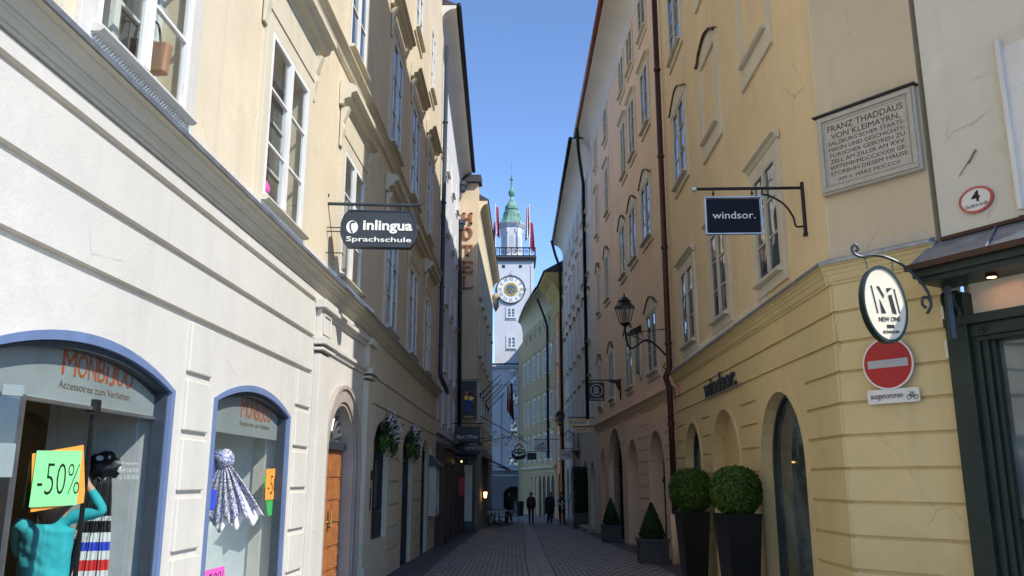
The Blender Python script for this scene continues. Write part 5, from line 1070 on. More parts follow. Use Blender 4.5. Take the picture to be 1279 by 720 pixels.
# house number oval
e = R0.root('house_number', 'oval enamel house number 4 with red rim on the pale plaster', 'house number'); n_ = 32
R0.mb().ring([(-.45+.19*cos(2*pi*i/n_), 4.60+.145*sin(2*pi*i/n_)) for i in range(n_+1)], [(-.45+.165*cos(2*pi*i/n_), 4.60+.122*sin(2*pi*i/n_)) for i in range(n_+1)], .0, .035).build('rim', MT['oval_red'], e)
R0.mb().disc(-.45, 4.60, .168, .125, 0, .028, 32).build('plate', MT['sign_white'], e)
m = R0.mb(); R0.text(m, '4', -.50, -.405, 4.575, 4.70, .028, .003, .03); R0.text(m, 'Churfürst-Straße', -.58, -.32, 4.52, 4.56, .028, .003, .006); m.build('lettering', MT['ink'], e)
e = R0.root('wall_ornament', 'thin ear-of-wheat ornament stuck on the pale plaster above the house number', 'ornament'); m = R0.mb(); m.tube([(-.29, .01, 4.92), (-.42, .01, 5.06)], .004, 5)
for i in range(7):
    for k in (-1, 1): m.lathe([(.0, -.02), (.006, 0), (.0, .02)], (-.42-.014*i+k*.008, .012, 5.04+.018*i), 6)
m.build('ear', MT['copper_dark'], e)
# number plate and small plate on yellow wall
e = R1.root('number_plate', 'small white and red framed plate beside the red-brown downpipe', 'plate'); R1.mb().prism(rrect(-2.45, -2.18, 3.63, 3.92, .02), 0, .03).build('frame', MT['oval_red'], e); R1.mb().box(-2.42, -2.21, .02, .034, 3.66, 3.89).build('plate', MT['sign_white'], e)
m = R1.mb(); R1.text(m, '2', -2.35, -2.28, 3.70, 3.85, .034, .003, .02); m.build('lettering', MT['ink'], e)
# NEW ONE oval sign on scroll bracket
e = facing('hanging_sign', 4.62, 8.75, 3.32, 'cream oval hanging sign reading N1 NEW ONE SCHULLIN on a curled iron bracket', rz=0)
P = lambda px, py: atY(px, py, 8.75)-Vector((4.62, 8.75, 3.32))
path = smooth_path([P(*q) for q in ((1157, 385), (1152, 380), (1153, 372), (1160, 373), (1163, 382), (1158, 392), (1163, 380), (1157, 362), (1140, 342), (1122, 328), (1105, 321), (1090, 319), (1078, 321))], 6)
path2 = smooth_path([P(*q) for q in ((1122, 328), (1105, 321), (1090, 319), (1078, 321), (1068, 318), (1064, 311), (1068, 306), (1072, 311), (1069, 314))], 6)
m = MB(); m.tube(path, .016, 8); m.tube(path2, .016, 8); m.box(.0, .05, -.03, .03, -.22, .35); m.build('bracket', MT['slate_metal'], e)
m = MB()
for q, r_ in (((1080, 321), (1083, 336)), ((1114, 325), (1115, 341))):
    a, c = P(*q), P(*r_)
    for i in range(5):
        p = a.lerp(c, (i+.5)/5); m.tube([p+Vector((.008*cos(t), .008*sin(t) if i % 2 else 0, .014*sin(t))) for t in [k*pi/3 for k in range(7)]], .003, 4)
m.build('chain', MT['slate_metal'], e)
c0 = P(1103, 381); rx, rz = .222, .405; n_ = 40; sh = -.14
def ell(k, kk=1): return [(c0.x+rx*k*cos(2*pi*i/n_)-sh*rz*k*sin(2*pi*i/n_)*-1*.5, c0.z+rz*k*sin(2*pi*i/n_)) for i in range(n_+1)]
dsk = MB().prism(ell(.97)[:-1], -.05, .05).build('panel', MT['cream_sign'], e); MB().ring(ell(1.03), ell(.95), -.062, .062).build('rim', MT['green_paint'], dsk)
m = MB(); k = lambda u, v: (c0.x+u+.07*v*0-.10*v, c0.z+v)
for pts in ([(-.115, .20), (-.105, .20), (-.09, -.10), (-.10, -.10)], [(.12, .16), (.13, .16), (.14, -.10), (.13, -.10)], [(-.055, .19), (-.03, .19), (.005, .09), (-.005, .06)], [(-.05, .05), (-.055, -.10), (-.01, -.10)], [(.045, .17), (.105, .17), (.045, .12)], [(.05, .09), (.085, .10), (.10, -.11), (.06, -.10)]): m.prism([k(*p) for p in pts], -.056, -.05)
a, b_ = k(-.10, -.19), k(.13, -.14); m.text('NEW ONE', a[0], b_[0], a[1], b_[1], -.053, .005, .0); a, b_ = k(-.03, -.26), k(.05, -.225); m.box(a[0], b_[0], -.055, -.05, a[1], b_[1]); a, b_ = k(-.08, -.315), k(.09, -.285); m.text('SCHULLIN', a[0], b_[0], a[1], b_[1], -.053, .005, .02)
m.build('lettering', MT['ink'], dsk)

# street lamps on curved brackets
def street_lamp(base, lampx, lampz, label, s=1.0, tie=True):
    e = empty('street_lamp', base, 0, label, 'street lamp', 'iron lantern lamps on wall brackets')
    lx = lampx-base[0]; lz = lampz-base[2]
    m = MB(); m.tube(smooth_path([(0, 0, .05), (-.01, 0, .22), (-.12, 0, .38), (lx*.5, 0, lz*.45+.25), (lx*.88, 0, lz-.62*s), (lx*.99, 0, lz-.28*s), (lx, 0, lz-.02)]), [.026]*0 or .026, 8); m.tube(smooth_path([(-.01, 0, .2), (-.14, 0, .16), (-.2, 0, .06), (-.1, 0, .03), (-.05, 0, .1)]), .014, 6)
    if tie: m.tube([(lx, 0, lz-.22*s), (0, .0, lz-.10*s)], .012, 6); m.tube([(lx, 0, lz-.22*s), (-.45, .35, lz-.42*s)], .012, 6)
    m.build('bracket', MT['black_metal'], e)
    c = (lx, 0, lz); m = MB(); m.lathe([(.03*s, -.06*s), (.10*s, .0), (.15*s, .03*s), (.13*s, .05*s)], c, 6); m.lathe([(.285*s, .46*s), (.25*s, .50*s), (.16*s, .60*s), (.15*s, .62*s), (.19*s, .63*s), (.07*s, .74*s), (.02*s, .76*s), (.02*s, .82*s), (.0, .84*s)], c, 6)
    for k in range(6): a = k*pi/3; m.tube([(lx+.13*s*cos(a), .13*s*sin(a), lz+.03*s), (lx+.255*s*cos(a), .255*s*sin(a), lz+.47*s)], .011*s, 5)
    m.build('lantern_cap', MT['black_metal'], e); MB().lathe([(.125*s, .04*s), (.245*s, .47*s)], c, 6).build('lantern_glass', MT['clear_glass'], e, fix=False); MB().lathe([(.035*s, .1*s), (.06*s, .3*s), (.03*s, .42*s)], c, 8).build('bulb', MT['curtain_glass'], e); return e
b0 = R2.w(-1.2, 0, 4.42); street_lamp((b0.x, b0.y, 4.42), 2.95, 5.60, 'large black lantern on curved bracket in front of the pink house')
b0 = R3.w(9, 0, 3.3); street_lamp((3.5, 46, 3.55), 2.60, 4.55, 'smaller distant black lantern on the grey-white house', s=1.05, tie=False)

# hanging signs further down
def plate_sign(name, px0, py0, px1, py1, Y, bg, txt, fg, label, wallx, lines=None, border=None, arm=True, side=1):
    a, c = atY(px0, py1, Y), atY(px1, py0, Y); e = empty(name, (wallx, Y, (a.z+c.z)/2), 0, label, 'sign'); o = e.location; h = c.z-a.z
    pn = MB().box(a.x-o.x, c.x-o.x, -.03, .03, -h/2, h/2).build('panel', MT[bg], e)
    if border: m = MB(); m.ring([(x, z) for x, z in ((a.x-o.x, -h/2), (c.x-o.x, -h/2), (c.x-o.x, h/2), (a.x-o.x, h/2), (a.x-o.x, -h/2))], [(x, z) for x, z in ((a.x-o.x+.04, -h/2+.04), (c.x-o.x-.04, -h/2+.04), (c.x-o.x-.04, h/2-.04), (a.x-o.x+.04, h/2-.04), (a.x-o.x+.04, -h/2+.04))], -.045, -.03); m.build('border', MT[border], pn)
    for t, u0, u1, v0, v1 in (lines or []):
        W_ = c.x-a.x; m = MB(); m.text(t, a.x-o.x+W_*u0, a.x-o.x+W_*u1, -h/2+h*v0, -h/2+h*v1, -.036, .006, .01); m.build('lettering', MT[fg], pn)
    if arm: m = MB(); m.tube([(0, 0, h/2+.08), ((a.x if side == 1 else c.x)-o.x, 0, h/2+.08)], .022, 6); [m.tube([(x, 0, h/2+.08), (x, 0, h/2)], .01, 5) for x in (a.x-o.x+.1, c.x-o.x-.1)]; m.build('bracket', MT['black_metal'], e)
    return e, pn, a-o, c-o, h
Y = 30.0; X = R2.w(7.2, 0, 0).x
e, pn, a, c, h = plate_sign('hanging_sign', 735.5, 478, 754.5, 501, Y, 'sign_black', '', 'grey_band', 'black square hanging sign with a ringed letter B on the pink house', X, [('BOGNER', .08, .92, .05, .15)])
cx_, cz_ = (a.x+c.x)/2, .07*h; MB().hoop(cx_, cz_, .225, .19, -.045, -.03, 28).build('ring', MT['grey_band'], pn); MB().text('B', cx_-.085, cx_+.085, cz_-.12, cz_+.12, -.036, .006, .03).build('lettering', MT['grey_band'], pn)
m = MB(); m.tube([(-.02, 0, -h/2+.05), (-.02, 0, h/2+.14)], .03, 6); m.prism([(-.02, h/2+.1), (-.42, h/2+.1), (-.42, h/2+.0), (-.20, h/2-.03), (-.08, h/2-.28), (-.02, h/2-.30)], -.02, .02); m.build('bracket', MT['black_metal'], e)
plate_sign('hanging_sign', 709.5, 524, 738, 532.5, 38, 'cream_sign', '', 'ink', 'long yellow-framed white hanging sign near the grey-white portal', R3.w(1, 0, 0).x, [('EC john+SUES', .08, .78, .25, .75)], border='gold'); q = COL.objects[-1]
e = facing('hanging_sign', 3.6, 38.6, 3.7, 'pale scalloped hanging sign under the long yellow one'); m = MB(); a, c = atY(715, 541, 38.6), atY(744, 534, 38.6); m.prism([(a.x-3.6+t*(c.x-a.x)/12, a.z-3.7+(.05 if t % 2 else 0)) for t in range(13)]+[(c.x-3.6, c.z-3.7), (a.x-3.6, c.z-3.7)], -.02, .02); pn = m.build('panel', MT['cream_sign'], e)
MB().text('WEINSTUBE', a.x-3.6+.2, c.x-3.75, a.z-3.7+.10, c.z-3.7-.05, -.025, .004, .01).build('lettering', MT['gold'], pn); MB().tube([(0, 0, c.z-3.7+.03), (a.x-3.6, 0, c.z-3.7+.03)], .02).build('bracket', MT['black_metal'], e)
plate_sign('hanging_sign', 700.5, 562, 716.5, 574.5, 47, 'sign_white', '', 'ink', 'white rectangular hanging sign with short black word before the orange house', 3.5, [('DIGITAL', .12, .72, .4, .65), ('foto', .6, .85, .25, .36)])
e, pn, a, c, h = plate_sign('hanging_sign', 667, 550.5, 683, 563.5, 58, 'sign_white', '', 'ink', 'white hanging sign with a small green crocodile before the olive house', 3.2, [('LACOSTE', .12, .9, .12, .34)])
m = MB(); cx_ = (a.x+c.x)/2; m.tube(smooth_path([(cx_-.25, -.04, .0), (cx_-.08, -.04, .03), (cx_+.1, -.04, .08), (cx_+.25, -.04, .16), (cx_+.1, -.04, .2)]), [.02, .03, .045]+[.05]*20+[.03]*9+[.015] if False else .035, 6); m.build('emblem', MT['verdigris'], pn)
plate_sign('hanging_sign', 658.5, 566, 670, 574.5, 56, 'sign_black', '', 'ink', 'small plain black hanging sign before the olive house', 2.6, [])
# left signs
def left_sign(px0, py0, px1, py1, Y, lines, fg, label):
    a, c = atY(px0, py1, Y), atY(px1, py0, Y); e = empty('hanging_sign', (a.x-.15, Y, a.z), 0, label, 'sign'); w_, h = c.x-a.x, c.z-a.z
    pn = MB().box(.15, .15+w_, -.05, .05, 0, h).build('panel', MT['sign_black'], e)
    for t, u0, u1, v0, v1 in lines: MB().text(t, .15+w_*u0, .15+w_*u1, h*v0, h*v1, -.056, .006, .005).build('lettering', MT[fg], pn)
    MB().tube([(-.4, 0, h+.12), (.3+w_, 0, h+.12)], .02).build('bracket', MT['black_metal'], e); return e
left_sign(568, 533, 599.5, 551.5, 35.2, [('Marc O’Polo', .08, .92, .18, .42)], 'sign_white', 'wide black hanging sign reading Marc O’Polo on the left')
left_sign(580, 551.8, 602.5, 563.5, 35.8, [('FRANZ', .28, .7, .58, .82), ('SCHWEITZER', .06, .96, .15, .45)], 'cream_sign', 'narrower black sign with two cream lines just below the wide black one')
a, c = atY(575.5, 524, 36.6), atY(595.5, 476, 36.6); e = empty('poster_banner', (a.x-.2, 36.6, a.z), 0, 'upright dark banner with a painted blue vase and red and yellow flowers', 'banner'); w_, h = c.x-a.x, c.z-a.z
pn = MB().box(.2, .2+w_, -.02, .02, 0, h).build('panel', MT['sign_black'], e); MB().box(.2+w_*.06, .2+w_*.94, -.026, -.02, h*.13, h*.88).build('picture', MT['sign_navy'], pn)
m = MB(); m.prism([(.2+w_*u, h*v) for u, v in ((.40, .20), (.62, .20), (.60, .35), (.64, .43), (.56, .48), (.44, .48), (.38, .43), (.43, .35))], -.032, -.026); m.build('vase', MT['bright_blue'], pn)
for mt, pts in (('sign_red', ((.22, .66, .13), (.82, .68, .14), (.72, .62, .1))), ('gold', ((.34, .56, .14), (.66, .54, .14))), ('sign_white', ((.4, .70, .05), (.84, .70, .05), (.25, .68, .04)))):
    m = MB()
    for u, v, r_ in pts: m.prism([(.2+w_*u+r_*w_*(1+.3*cos(5*t))*cos(t), h*v+r_*w_*(1+.3*cos(5*t))*sin(t)) for t in [k*2*pi/30 for k in range(30)]], -.036, -.03)
    m.build('painted_flower', MT[mt], pn)
MB().text('GALERIE', .2+w_*.2, .2+w_*.85, h*.05, h*.085, -.026, .005, .01).build('lettering', MT['gold'], pn)
MB().tube([(-.3, 0, h+.05), (.3+w_, 0, h+.05)], .018).build('bracket', MT['black_metal'], e)
# wrought iron guild sign reaching into the street
e = empty('guild_sign', (-1.55, 41, 3.4), 0, 'wrought iron arm with gilded scrolls and a hanging dark wreath sign', 'sign'); P = lambda px, py: atY(px, py, 41)-Vector((-1.55, 41, 3.4))
m = MB(); m.tube([P(600, 520), P(660, 554)], .022, 6); m.tube([P(600, 553), P(640, 545)], .018, 6)
random.seed(5)
for (px, py, r_) in ((612, 548, .14), (620, 552, .12), (628, 546, .13), (618, 541, .11), (636, 549, .12), (643, 541, .10), (650, 547, .12), (607, 556, .1), (632, 556, .1)):
    q = P(px, py); m.tube([q+Vector((r_*(1-t*.09)*cos(t), 0, r_*(1-t*.09)*sin(t))) for t in [k*.6 for k in range(15)]], .013, 5)
m.build('scroll', MT['black_metal'], e); m = MB()
for i in range(46):
    q = P(random.uniform(606, 652), random.uniform(541, 558)); m.prism([(q.x-.05, q.z), (q.x, q.z+.03), (q.x+.06, q.z+.01), (q.x, q.z-.03)], -.03, -.015)
m.build('gilded_leaf', MT['gold'], e)
q = P(648, 566); m = MB(); m.tube([q+Vector((.30*cos(t)*(1+.12*cos(9*t)), 0, .17*sin(t)*(1+.15*cos(9*t)))) for t in [k*pi/40 for k in range(81)]], .03, 5); m.tube([q+Vector((-.2, 0, .25)), q+Vector((0, 0, .42)), q+Vector((.2, 0, .25))], .03); m.box(q.x-.2, q.x+.2, -.02, .02, q.z-.03, q.z+.05); m.box(q.x-.02, q.x+.02, -.02, .02, q.z-.1, q.z+.2); m.tube([q+Vector((-.36, 0, -.12)), q+Vector((-.12, 0, -.2)), q+Vector((.12, 0, -.2)), q+Vector((.36, 0, -.12))], .045); m.tube([q+Vector((-.28, 0, -.2)), q+Vector((0, 0, -.28)), q+Vector((.28, 0, -.2))], .05); m.build('wreath', MT['black_metal'], e)
# flag poles on the hotel
for i, (b_, t_) in enumerate((((600, 506), (606, 478)), ((604, 508), (612, 484)), ((608, 510), (616, 486)))):
    p, q = atY(*b_, 43), atY(*t_, 42.6)
for i in range(5):
    s = 2.2+2.1*i; b_ = HS.w(s, .03, 5.6); tip = b_+Vector((.95, -.3, .95)); e = empty('flagpole', b_, 0, ('empty slanting flagpole nearest the hotel front corner', 'second empty slanting flagpole from the hotel front corner', 'third empty slanting flagpole from the hotel front corner, just before the one with flags', '', 'farthest empty slanting flagpole on the hotel wall, beyond the one with flags')[i] if i != 3 else 'slanting flagpole on the hotel wall carrying the long red and white flags', 'flagpole', 'slanting flagpoles on the hotel' if i != 3 else None)
    if i == 3: 
        tp = atY(643.5, 467, b_.y-.6); MB().tube([(0, 0, 0), tp-b_], [.03, .02], 6).build('pole', MT['grey_band'], e); MB().lathe([(.0, -.06), (.07, 0), (0, .06)], tp-b_, 8).build('knob', MT['gold'], e)
    else: MB().tube([(0, 0, 0), tip-b_], [.028, .018], 6).build('pole', MT['black_metal'], e)
    MB().box(-.02, .06, -.05, .05, -.12, .12).build('socket', MT['black_metal'], e)
flag('hanging_flag', 633.5, 482, 517, 5.0, 43.8, (('flag_deepred', 'flag_white'), (0, 1, 0)), 'red, white and red flag hanging long and folded in the middle of the street', pole=False)
flag('hanging_flag', 637.5, 478, 524, 5.0, 44.2, (('flag_deepred', 'flag_white'), (0, 0)), 'deep red flag hanging just behind the striped one', pole=False)

# ================================================================== PLANTS
def leafball(c, rx, rz, n, mb, size, sq=2.4, taper=None):
    for i in range(n):
        a = random.uniform(0, 2*pi); v = random.uniform(-1, 1); cr = (1-abs(v)**sq)**(1/sq); r_ = random.uniform(.86, 1.03)+.05*noise.noise(Vector((cos(a)*3, sin(a)*3, v*3+c[0])))
        p = Vector((c[0]+rx*cr*cos(a)*r_, c[1]+rx*cr*sin(a)*r_, c[2]+rz*v*r_)) if taper is None else Vector((c[0]+taper(v)*cos(a)*r_, c[1]+taper(v)*sin(a)*r_, c[2]+rz*v))
        nn = (Vector((cos(a)*cr, sin(a)*cr, v*.8))+Vector((random.gauss(0, .5), random.gauss(0, .5), random.gauss(0, .5)))).normalized(); u = nn.orthogonal().normalized(); w_ = nn.cross(u); t = random.uniform(0, 6.3); u, w_ = u*cos(t)+w_*sin(t), w_*cos(t)-u*sin(t)
        s_ = size*random.uniform(.6, 1.25); mb.add([tuple(p+u*s_), tuple(p+w_*s_*.55), tuple(p-u*s_), tuple(p-w_*s_*.55)], [(0, 1, 2, 3)])
def ball_planter(x, y, ztop, hc, label, rot=0, rr=.42):
    e = empty('planter_topiary', (x, y, gz(y)), R(rot), label, 'potted tree', 'tall black planters with clipped box balls'); zt = ztop-gz(y)
    m = MB(); m.add([(-.20, -.20, 0), (.20, -.20, 0), (.20, .20, 0), (-.20, .20, 0), (-.29, -.29, zt), (.29, -.29, zt), (.29, .29, zt), (-.29, .29, zt), (-.25, -.25, zt), (.25, -.25, zt), (.25, .25, zt), (-.25, .25, zt), (-.25, -.25, zt-.08), (.25, -.25, zt-.08), (.25, .25, zt-.08), (-.25, .25, zt-.08)],
        [(3, 2, 1, 0), (0, 1, 5, 4), (1, 2, 6, 5), (2, 3, 7, 6), (3, 0, 4, 7), (4, 5, 9, 8), (5, 6, 10, 9), (6, 7, 11, 10), (7, 4, 8, 11), (8, 9, 13, 12), (9, 10, 14, 13), (10, 11, 15, 14), (11, 8, 12, 15), (12, 13, 14, 15)]); m.build('planter', MT['planter_black'], e, bevel=.008)
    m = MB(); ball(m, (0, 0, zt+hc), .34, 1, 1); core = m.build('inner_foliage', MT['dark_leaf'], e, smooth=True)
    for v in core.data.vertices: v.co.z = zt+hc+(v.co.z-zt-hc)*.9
    m = MB(); leafball((0, 0, zt+hc), rr, hc+.03, 9500, m, .024)
    for i in range(160):
        a, v = random.uniform(0, 6.28), random.uniform(-.6, 1); q = Vector((cos(a)*rr*1.0, sin(a)*rr*1.0, 0))*(1-abs(v)**3)**.4; leafball((q.x, q.y, zt+hc+v*hc), .02, .035, 5, m, .02)
    m.build('crown', MT['box_leaf'], e, fix=False)
    MB().tube([(0, 0, zt-.1), (0, 0, zt+.1)], .03).build('trunk', MT['brown_wood'], e); return e
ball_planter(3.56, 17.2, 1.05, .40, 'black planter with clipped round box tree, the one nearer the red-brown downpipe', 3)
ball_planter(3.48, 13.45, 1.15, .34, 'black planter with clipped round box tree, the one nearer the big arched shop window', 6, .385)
def cone_planter(x, y, sz, hh, label):
    e = empty('cone_topiary', (x, y, gz(y)), R(-2), label, 'potted tree', 'dark planters with clipped cone trees')
    m = MB(); m.box(-sz*.92, sz*.92, -sz*.92, sz*.92, 0, .55); m.box(-sz, sz, -sz, sz, .50, .58); m.build('planter', MT['planter_grey'], e, bevel=.01)
    z0 = .58; tp = lambda v: .33*sz/.36*max(.02, (1-(v+1)/2))**.8*(1 if v > -.9 else .8)
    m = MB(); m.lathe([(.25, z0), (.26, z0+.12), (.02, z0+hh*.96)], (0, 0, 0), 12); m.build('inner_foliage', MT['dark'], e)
    m = MB(); leafball((0, 0, z0+hh/2), .3, hh/2, 4200, m, .03, taper=tp); m.build('crown', MT['dark_leaf'], e, fix=False); return e
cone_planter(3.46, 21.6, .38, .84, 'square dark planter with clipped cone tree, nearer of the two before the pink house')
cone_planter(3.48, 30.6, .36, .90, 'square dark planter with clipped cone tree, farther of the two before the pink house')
e = empty('ivy_panel', (3.35, 42.0, gz(42)), 0, 'tall dark leafy plant panel beside the stone portal', 'plant'); random.seed(9); m = MB()
for i in range(2600):
    p = Vector((random.uniform(-.35, .35), random.uniform(-.6, .6), random.uniform(.75, 2.9))); t = Vector((random.gauss(0, 1), random.gauss(0, 1), random.gauss(0, 1))).normalized(); u = t.orthogonal().normalized()*.06; v = t.cross(u.normalized())*.04; m.add([tuple(p+u), tuple(p+v), tuple(p-u), tuple(p-v)], [(0, 1, 2, 3)])
m.build('foliage', MT['dark_leaf'], e, fix=False); MB().box(-.35, .35, -.6, .6, 0, .75).build('planter', MT['planter_grey'], e, bevel=.02)

e = empty('drain_cover', (-1.95, 30.0, gz(30.0)+.012), math.atan(.02), 'dark rectangular drain grate in the paving before the brown shop fronts', 'drain cover', rx=-math.atan(SLOPE))
m = MB(); m.box(-.3, .3, -.2, .2, -.02, .0); m.build('frame', MT['black_metal'], e)
for i in range(8): MB().box(-.27+.07*i, -.235+.07*i, -.17, .17, .0, .012).build('bar', MT['slate_metal'], e)
# ================================================================== TERRACE
def bistro_table(x, y, label, cloth=True):
    e = empty('terrace_table', (x, y, gz(y)), 0, label, 'table', 'terrace tables beside the hotel'); m = MB(); m.lathe([(.40, .72), (.42, .73), (.42, .75), (.40, .76)], (0, 0, 0), 20); m.build('tabletop', MT['black_metal'], e)
    m = MB(); m.tube([(0, 0, .12), (0, 0, .72)], .03); [m.tube([(0, 0, .15), (.33*cos(k*pi/2), .33*sin(k*pi/2), .02)], .022, 6) for k in range(4)]; m.build('pedestal', MT['black_metal'], e)
    if cloth:
        c = empty('tablecloth', (x, y, gz(y)+.768), 0, label.replace('small round table', 'white tablecloth draped over the table'), 'tablecloth'); m = MB(); n_ = 24; vs = [(0, 0, .0)]
        for ring, (r_, dz) in enumerate(((.42, 0), (.45, -.06), (.47, -.2))):
            for k in range(n_): a = 2*pi*k/n_; sq = 1/max(abs(cos(a)), abs(sin(a))); vs.append((r_*cos(a)*(1+.03*cos(8*a)), r_*sin(a)*(1+.03*cos(8*a)), dz*(.35+1.6*(sq-1))))
        fs = [(0, 1+k, 1+(k+1) % n_) for k in range(n_)]+[(1+r_*n_+k, 1+r_*n_+(k+1) % n_, 1+(r_+1)*n_+(k+1) % n_, 1+(r_+1)*n_+k) for r_ in range(2) for k in range(n_)]; m.add(vs, fs); m.build('cloth', MT['cloth_white'], c, smooth=True, fix=False)
def chair(x, y, rz, label):
    e = empty('terrace_chair', (x, y, gz(y)), R(rz), label, 'chair', 'dark chairs around the terrace tables'); MB().box(-.21, .21, -.21, .21, .43, .46).build('seat', MT['black_metal'], e, bevel=.01)
    for a, b_ in ((-.19, -.19), (.19, -.19), (-.19, .19), (.19, .19)): MB().tube([(a, b_, .43), (a*1.1, b_*1.1, 0)], .014, 6).build('leg', MT['black_metal'], e)
    m = MB(); m.tube(smooth_path([(-.2, .2, .44), (-.2, .24, .75), (-.12, .26, .88), (.12, .26, .88), (.2, .24, .75), (.2, .2, .44)]), .014, 6)
    for z in (.56, .64, .72, .80): m.box(-.19, .19, .225, .245, z-.02, z+.02)
    m.build('backrest', MT['black_metal'], e)
bistro_table(-.90, 46.2, 'small round table, nearest of the terrace tables'); bistro_table(-.35, 48.0, 'small round table, middle of the terrace tables'); bistro_table(-.75, 50.0, 'small round table, farthest of the terrace tables')
for x, y, r_, l in ((-1.45, 46.1, 90, 'left of the nearest terrace table'), (-.45, 45.9, -80, 'right of the nearest terrace table'), (-.25, 46.9, -120, 'between the nearest and middle terrace tables'), (.15, 48.2, -90, 'right of the middle terrace table'), (-.9, 48.4, 80, 'left of the middle terrace table'), (-.2, 50.2, -85, 'right of the farthest terrace table'), (-1.25, 49.9, 95, 'left of the farthest terrace table')): chair(x, y, r_, 'dark slatted terrace chair '+l)
e = empty('litter_bin', (.55, 66, gz(66)), 0, 'dark waste bin at the corner of the olive house', 'bin'); MB().lathe([(.30, 0), (.36, .9), (.38, 1.0), (.30, 1.08)], (0, 0, 0), 14).build('body', MT['black_metal'], e); MB().lathe([(.39, 1.0), (.39, 1.05)], (0, 0, 0), 14).build('rim', MT['black_metal'], e)

# ================================================================== PEOPLE
def person(label, x, y, z, rot, pose, paint, extra=()):
    """one continuous skinned body; pose = {joint: (x,y,z,radius)}, bones by name"""
    J = list(pose.keys()); e_ = []
    for a, b_ in BONES:
        if a in pose and b_ in pose: e_.append((J.index(a), J.index(b_)))
    me = bpy.data.meshes.new('person'); me.from_pydata([pose[j][:3] for j in J], e_, []); o = bpy.data.objects.new('person', me); COL.objects.link(o)
    md = o.modifiers.new('s', 'SKIN'); md.use_smooth_shade = True; md.branch_smoothing = .6
    sv = me.skin_vertices[0].data if me.skin_vertices else None
    if sv is None:
        o.modifiers.clear(); b = bmesh.new(); b.from_mesh(me); b.verts.layers.skin.verify(); b.to_mesh(me); b.free(); md = o.modifiers.new('s', 'SKIN'); md.use_smooth_shade = True; md.branch_smoothing = .6; sv = me.skin_vertices[0].data
    for i, j in enumerate(J):
        r_ = pose[j][3]; sv[i].radius = r_ if isinstance(r_, tuple) else (r_, r_); sv[i].use_root = (i == 0)
    sb_ = o.modifiers.new('u', 'SUBSURF'); sb_.levels = 2; sb_.render_levels = 2
    bpy.context.view_layer.update(); nm = bpy.data.meshes.new_from_object(o.evaluated_get(bpy.context.evaluated_depsgraph_get())); o.modifiers.clear(); o.data = nm; nm.name = 'person'; bpy.data.meshes.remove(me)
    mats = []; nm.materials.clear()
    for p in nm.polygons:
        c = p.center; k = paint(c)
        if k not in mats: mats.append(k); nm.materials.append(MT[k])
        p.material_index = mats.index(k); p.use_smooth = True
    o.location = (x, y, z); o.rotation_euler.z = R(rot); tag(o, label, 'person'); return o
BONES = [('pelvis', 'waist'), ('waist', 'chest'), ('chest', 'neck'), ('neck', 'head'), ('head', 'crown'), ('chest', 'shL'), ('shL', 'elL'), ('elL', 'wrL'), ('wrL', 'haL'), ('chest', 'shR'), ('shR', 'elR'), ('elR', 'wrR'), ('wrR', 'haR'),
         ('pelvis', 'hiL'), ('hiL', 'knL'), ('knL', 'anL'), ('anL', 'toL'), ('pelvis', 'hiR'), ('hiR', 'knR'), ('knR', 'anR'), ('anR', 'toR')]
for s_ in 'LR':
    for f_ in range(5): BONES += [('ha'+s_, 'f%d%sa' % (f_, s_)), ('f%d%sa' % (f_, s_), 'f%d%sb' % (f_, s_)), ('f%d%sb' % (f_, s_), 'f%d%sc' % (f_, s_))]
def walker(stride=.12, arm=.06, fold=False, build=1.0):
    w_ = build; p = dict(pelvis=(0, 0, .93, (.15*w_, .12*w_)), waist=(0, 0, 1.08, (.14*w_, .11*w_)), chest=(0, 0, 1.30, (.16*w_, .12*w_)), neck=(0, .0, 1.47, .055), head=(0, -.01, 1.58, .085), crown=(0, 0, 1.67, .07),
        shL=(.18, 0, 1.40, .06), elL=(.23, .03, 1.14, .046), wrL=(.22, -arm, .92, .03), haL=(.22, -arm-.03, .84, .034), shR=(-.18, 0, 1.40, .06), elR=(-.23, .03, 1.14, .046), wrR=(-.22, arm-.04, .92, .03), haR=(-.22, arm-.07, .84, .034),
        hiL=(.09, 0, .88, .095), knL=(.09, -stride*.6, .50, .062), anL=(.09, -stride, .09, .042), toL=(.10, -stride-.15, .03, .035), hiR=(-.09, 0, .88, .095), knR=(-.09, stride*.2, .50, .062), anR=(-.09, stride, .10, .042), toR=(-.10, stride-.14, .03, .035))
    if fold: p['wrL'] = (.05, -.17, 1.16, .03); p['haL'] = (-.02, -.20, 1.19, .034); p['wrR'] = (-.08, -.16, 1.08, .03); p['haR'] = (.0, -.20, 1.10, .034)
    for s_, k in (('L', 1), ('R', -1)):
        hx, hy, hz = p['ha'+s_][:3]
        for f_ in range(5):
            oy = (-.025, -.01, .006, .02, -.035)[f_]; ln = (.035, .04, .038, .03, .02)[f_]
            p['f%d%sa' % (f_, s_)] = (hx, hy+oy, hz-.035 if f_ < 4 else hz-.005, .010); p['f%d%sb' % (f_, s_)] = (hx-k*.006, hy+oy-.004, hz-.035-ln if f_ < 4 else hz-.03, .009); p['f%d%sc' % (f_, s_)] = (hx-k*.016, hy+oy-.012, hz-.035-ln*1.7 if f_ < 4 else hz-.05, .007)
    return p
